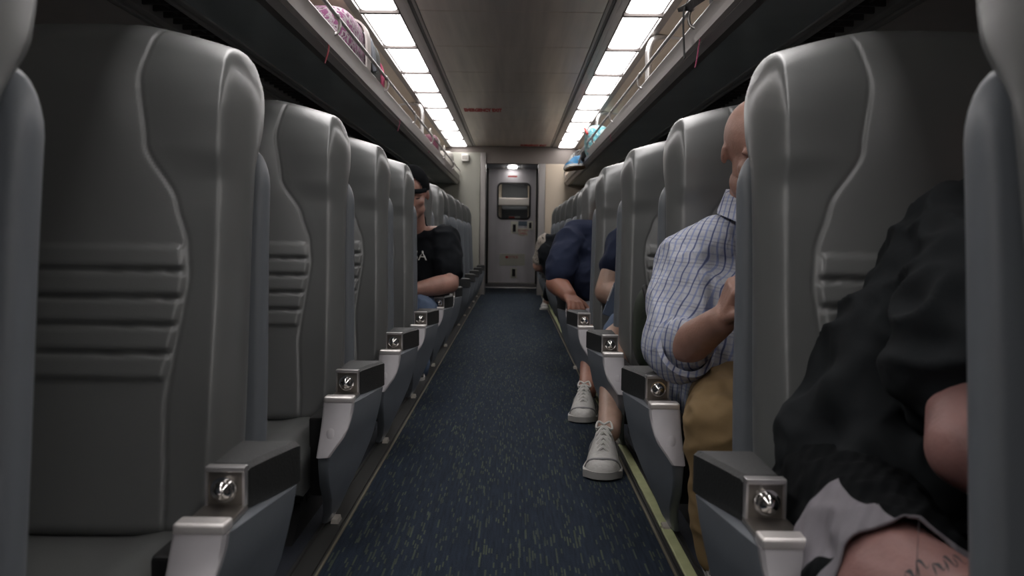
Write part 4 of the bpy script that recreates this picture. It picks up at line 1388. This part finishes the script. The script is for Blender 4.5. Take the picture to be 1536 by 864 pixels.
# ---- F: far person in black leaning into the aisle
def person_far():
    e = person('distant person in black leaning into the aisle with a speckled sleeve and pale shoe', (0, 0, 0))
    bm = bmesh.new()
    head_prims(bm, frame((.66, 9.15, 1.02), Euler((.2, 0, PI))), .27); hair_cap(e, frame((.66, 9.15, 1.02), Euler((.2, 0, PI))), .27)
    add_capsule(bm, (.58, 9.05, .82), .075, (.64, 9.12, .94), .07)
    torso(bm, (.66, 8.95, .38), (.56, 8.98, .66), (.58, 9.0, .88), .16, .16, .165, .07)
    sh, el, wr = Vector((.36, 9.0, .78)), Vector((.295, 9.10, .53)), Vector((.38, 9.35, .48))
    limb(bm, [sh, el, wr], [.07, .058, .042]); hand_prims(bm, wr, (.3, .9, 0), (0, 0, -1), (.9, 0, 0), .19)
    sh2, el2, wr2 = Vector((.80, 9.0, .78)), Vector((.85, 9.15, .53)), Vector((.70, 9.4, .48))
    limb(bm, [sh2, el2, wr2], [.07, .058, .042]); hand_prims(bm, wr2, (-.3, .9, 0), (0, 0, -1), (-.9, 0, 0), .19)
    limb(bm, [(.56, 9.0, .36), (.50, 9.62, .38), (.42, 9.95, .09)], [.09, .07, .042])
    limb(bm, [(.76, 9.0, .36), (.80, 9.6, .38), (.80, 9.7, .07)], [.09, .07, .045])
    remesh('body', bm, MT['skinC'], e, .009, 4)
    bm = bmesh.new()
    torso(bm, (.64, 8.95, .40), (.54, 8.97, .66), (.56, 9.0, .88), .15, .19, .20, .085)
    limb(bm, [(.76, 9.0, .78), (.84, 9.12, .56)], [.09, .075])
    remesh('t_shirt', bm, MT['blackcloth'], e, .01, 6, wrinkle=.01)
    bm = bmesh.new(); limb(bm, [(.36, 9.0, .79), (.31, 9.08, .60), (.305, 9.14, .54)], [.085, .08, .07])
    remesh('sleeve', bm, MT['camo'], e, .009, 4, wrinkle=.008)['label'] = 'speckled light and dark sleeve'
    bm = bmesh.new(); add_capsule(bm, (.56, 8.98, .36), .13, (.78, 8.98, .36), .13)
    limb(bm, [(.56, 9.0, .36), (.50, 9.6, .38), (.44, 9.86, .17)], [.12, .095, .07]); limb(bm, [(.76, 9.0, .36), (.80, 9.6, .38), (.80, 9.68, .12)], [.12, .095, .07])
    remesh('trousers', bm, MT['blackcloth'], e, .01, 6)
    sneaker(e, (.40, 9.86, 0), (.405, 10.1, 0), .27, .105, .11, MT['shoe'])
    sneaker(e, (.80, 9.9, 0), (.80, 9.62, 0), .27, .105, .11, MT['shoe'])
person_far()

# ------------------------------------------------------------------ luggage and small things
SHELF = 1.628
def soft_box(bm, cx, cy, cz, sx, sy, sz, p=.5):
    vs = add_ell(bm, (0, 0, 0), (1, 1, 1), n=40)
    for v in vs:
        c = v.co
        v.co = Vector((cx + math.copysign(abs(c.x) ** p, c.x) * sx, cy + math.copysign(abs(c.y) ** p, c.y) * sy, cz + math.copysign(abs(c.z) ** p, c.z) * sz))

# pink patterned backpack, left rack
e = empty('backpack', (-.93, 4.75, SHELF)); tag(e, 'pink and white patterned backpack lying on the left luggage rack', 'backpack')
bm = bmesh.new(); soft_box(bm, 0, -.15, .17, .15, .36, .17, .55); finish('main_body', bm, MT['pinkbag'], e)
bm = bmesh.new(); soft_box(bm, .01, .36, .165, .150, .20, .165, .55); finish('mesh_pocket', bm, MT['bagmesh'], e)
bm = bmesh.new(); add_tube(bm, smooth_path([(-.14, .20, .03), (-.15, .20, .28), (.0, .20, .335), (.13, .20, .30), (.165, .20, .12)], 6), .014, 10)
add_tube(bm, smooth_path([(-.14, .235, .03), (-.15, .235, .27), (.0, .235, .325), (.13, .235, .29), (.160, .235, .12)], 6), .010, 10); finish('grey_piping', bm, MT['shell'], e)
bm = bmesh.new()
R = []
for p in smooth_path([(.160, -.02, .03), (.164, -.02, .20), (.145, -.02, .31), (.06, -.03, .352), (-.05, -.04, .355)], 5):
    R.append([p + Vector((.004, -.055, .002)), p + Vector((.006, .055, .002)), p + Vector((-.006, .055, -.004)), p + Vector((-.006, -.055, -.004))])
add_loft(bm, R); finish('shoulder_strap', bm, MT['pinkstrap'], e)
bm = bmesh.new(); add_tube(bm, smooth_path([(.10, .46, .27), (.15, .50, .20), (.165, .49, .12), (.15, .52, .02)], 5), .014, 8)
add_ell(bm, (.10, .48, .28), (.03, .03, .03), n=14); finish('pull_cord', bm, MT['pink'], e)

# white and maroon bags far left rack
e = empty('tote_bag', (-.90, 9.3, SHELF)); tag(e, 'small pale bag with maroon end on the left rack past the silver hoop', 'bag')
bm = bmesh.new(); soft_box(bm, 0, .15, .14, .12, .18, .14); finish('bag_body', bm, MT['whitebag'], e)
bm = bmesh.new(); soft_box(bm, .02, -.14, .13, .11, .11, .13); finish('bag_end', bm, MT['maroon'], e)
bm = bmesh.new(); add_tube(bm, smooth_path([(.02, .02, .26), (.02, .06, .34), (.02, .16, .35), (.02, .24, .27)], 4), .008, 8); finish('carry_handle', bm, MT['whitebag'], e)
e = empty('carrier_bag', (-.88, 11.3, SHELF)); tag(e, 'white bag at the far end of the left luggage rack', 'bag')
bm = bmesh.new(); soft_box(bm, 0, 0, .15, .12, .22, .15); finish('bag_body', bm, MT['whitebag'], e)
bm = bmesh.new(); add_tube(bm, smooth_path([(.0, -.1, .29), (.0, -.06, .36), (.0, .04, .36), (.0, .10, .29)], 4), .008, 8); finish('carry_handle', bm, MT['whitebag'], e)
# white display box at the bulkhead
e = empty('equipment_box', (-.62, 12.40, 1.90)); 
bm = bmesh.new(); add_box(bm, -.10, .0, -.06, .02, 0, .10, .01); finish('box_case', bm, MT['white'], e)
bm = bmesh.new(); add_box(bm, -.09, -.01, -.064, -.058, .02, .08, .003); finish('box_face', bm, MT['whitebag'], e)
tag(e, 'small white box fixed high on the left bulkhead', 'box')

# black duffel on the right rack
e = empty('duffel_bag', (.93, 3.15, SHELF)); tag(e, 'black duffel bag with dangling strap on the right luggage rack', 'bag')
bm = bmesh.new(); soft_box(bm, .02, -.05, .19, .19, .50, .19, .6); finish('bag_body', bm, MT['blackbag'], e)
bm = bmesh.new(); add_loft(bm, [[(-.18, .0, .14), (.0, .0, .40), (.02, .0, .36), (-.15, .0, .10)], [(-.20, .28, .15), (-.04, .34, .33), (-.02, .34, .28), (-.19, .28, .11)], [(-.21, .42, .15), (-.12, .44, .25), (-.10, .44, .22), (-.20, .42, .12)], [(-.225, .56, .165), (-.19, .56, .185), (-.19, .56, .165), (-.22, .56, .15)]]); finish('bag_flap', bm, MT['blackbag'], e)
bm = bmesh.new()
R = []
for p in smooth_path([(-.15, .46, .22), (-.205, .46, .16), (-.215, .46, .10), (-.21, .47, .02), (-.205, .47, -.06)], 5):
    R.append([p + Vector((.0, -.012, 0)), p + Vector((.0, .012, 0)), p + Vector((-.004, .012, 0)), p + Vector((-.004, -.012, 0))])
add_loft(bm, R); finish('webbing_strap', bm, MT['blackbag'], e)
bm = bmesh.new(); add_tube(bm, smooth_path([(-.19, .30, .16), (-.20, .28, .22), (-.19, .18, .23), (-.18, .14, .17), (-.19, .2, .13), (-.19, .3, .15)], 5), .007, 8); finish('metal_clip', bm, MT['silvertube'], e)

# teal backpack and blue sneaker, right rack
e = empty('backpack', (.86, 8.75, SHELF)); tag(e, 'small teal patterned backpack propped by the rail of the right rack', 'backpack')
bm = bmesh.new(); soft_box(bm, -.01, .0, .16, .12, .22, .16, .65); finish('bag_body', bm, MT['teal'], e)
bm = bmesh.new(); add_tube(bm, smooth_path([(-.12, -.2, .22), (-.14, -.1, .28), (-.13, .05, .30)], 5), .012, 8); finish('red_trim', bm, MT['red'], e)
bm = bmesh.new(); soft_box(bm, -.10, .25, .045, .05, .09, .06, .7); finish('dark_pocket', bm, MT['blackbag'], e)
bm = bmesh.new()
add_tube(bm, smooth_path([(-.13, .20, .10), (-.15, .22, .04), (-.16, .26, .0), (-.165, .30, -.03)], 5), .008, 6); finish('cord', bm, MT['pinkstrap'], e)
e = empty('sneaker', (.665, 9.12, 1.56)); tag(e, 'blue sneaker with white and tan sole dangling from the right luggage rack', 'shoe')
sn = sneaker(e, (-.11, -.06, 0), (.12, .12, 0), .28, .12, .15, MT['bluesneak'], name='upper', solem='white', outm='tan')
e.rotation_euler = (-.25, -.35, 0)
bm = bmesh.new()
for p0, p1 in (((.02, .03, .11), (.10, -.05, .15)), ((.05, .05, .12), (.10, -.04, .16))):
    add_tube(bm, smooth_path([p0, ((p0[0] + p1[0]) / 2, 0, .16), p1], 4), .004, 6)
finish('hanging_lace', bm, MT['lace'], e)
e = empty('water_bottle', (.83, 9.35, SHELF)); tag(e, 'dark bottle lying on the right rack behind the blue sneaker', 'bottle')
bm = bmesh.new(); add_tube(bm, [(-.03, -.13, .045), (-.03, -.12, .045), (-.03, .10, .045), (-.03, .13, .045)], [.035, .045, .045, .03], 18); finish('bottle_body', bm, MT['bottle'], e)
bm = bmesh.new(); add_tube(bm, [(-.03, -.17, .045), (-.03, -.13, .045)], .025, 14); finish('bottle_cap', bm, MT['black'], e)

# ribbons on the rack lips
def ribbon(s, y, L, m, label, tilt=0):
    bm = bmesh.new(); R = []
    for k in range(9):
        t = k / 8
        p = Vector((s * (.762 - .012 * math.sin(PI * t) * (1 - tilt) - .03 * tilt * t), y + .012 * math.sin(5 * t), 1.655 - L * t))
        w = .008
        R.append([p + Vector((0, -w, 0)), p + Vector((0, w, 0)), p + Vector((-s * .003, w, 0)), p + Vector((-s * .003, -w, 0))])
    add_loft(bm, R)
    o = finish('ribbon', bm, m, None); tag(o, label, 'ribbon', 'ribbons tied to the racks')
ribbon(-1, 3.64, .125, MT['ribbon'], 'red ribbon hanging from the left rack, nearest the camera')
ribbon(-1, 5.9, .125, MT['ribbonm'], 'magenta ribbon hanging midway along the left rack')
ribbon(-1, 8.0, .07, MT['ribbonm'], 'short pink ribbon on the left rack, farthest away')
ribbon(1, 3.45, .16, MT['ribbonm'], 'long magenta ribbon hanging from the right rack by the black strap', 1)
ribbon(1, 6.6, .10, MT['ribbonm'], 'small dark pink ribbon farther down the right rack')

# olive backpack on the third right seat, tablet by the fourth
e = empty('backpack', (.60, 3.50, .29)); tag(e, 'dark olive backpack on the third right-hand seat behind the plaid sleeve', 'backpack')
bm = bmesh.new(); soft_box(bm, .02, .0, .17, .10, .12, .18, .7); finish('bag_body', bm, MT['green'], e)
bm = bmesh.new(); add_tube(bm, smooth_path([(-.03, -.02, .32), (-.05, -.08, .34), (-.04, -.13, .26), (-.03, -.15, .10)], 5), .012, 8); finish('shoulder_strap', bm, MT['blackbag'], e)
bm = bmesh.new(); add_box(bm, -.05, .0, -.16, -.13, .055, .075, .005); finish('buckle', bm, MT['silvertube'], e)
e = empty('tablet', (.50, 4.28, .44)); tag(e, 'blue-grey tablet held upright by the fourth right-hand seat', 'tablet')
bm = bmesh.new(); add_box(bm, -.03, .09, -.006, .008, .0, .17, .006); finish('tablet_case', bm, MT['phoneblue'], e)
bm = bmesh.new(); add_box(bm, -.031, -.024, -.008, .010, .07, .15, .002); finish('tablet_edge', bm, MT['cap'], e)
e.rotation_euler = (0, .35, 0)

# ------------------------------------------------------------------ world, camera, view
w = bpy.data.worlds.new('w'); SC.world = w; w.use_nodes = True
w.node_tree.nodes['Background'].inputs[0].default_value = (.02, .02, .022, 1)
w.node_tree.nodes['Background'].inputs[1].default_value = .3
cam = bpy.data.cameras.new('camera'); co = bpy.data.objects.new('camera', cam); COL.objects.link(co)
cam.sensor_width = 36; cam.lens = F / 1536 * 36; cam.clip_start = .02
pitch = math.atan(75 / F)
# look direction: principal point is (768,432); the aisle vanishes at (770,357)
R_ = Matrix.Rotation(0.0008, 3, 'Z') @ Matrix.Rotation(PI / 2 - pitch, 3, 'X') @ Matrix.Rotation(ROLL, 3, 'Z')
co.matrix_world = Matrix.Translation((CAMX, 0, CAMH)) @ R_.to_4x4()
cam.dof.use_dof = True; cam.dof.focus_distance = 3.0; cam.dof.aperture_fstop = 5.0
SC.camera = co
SC.view_settings.view_transform = 'Standard'; SC.view_settings.look = 'None'
SC.view_settings.gamma = 1; SC.view_settings.use_curve_mapping = False
SC.view_settings.exposure = 0.28
SC.cycles.max_bounces = 8
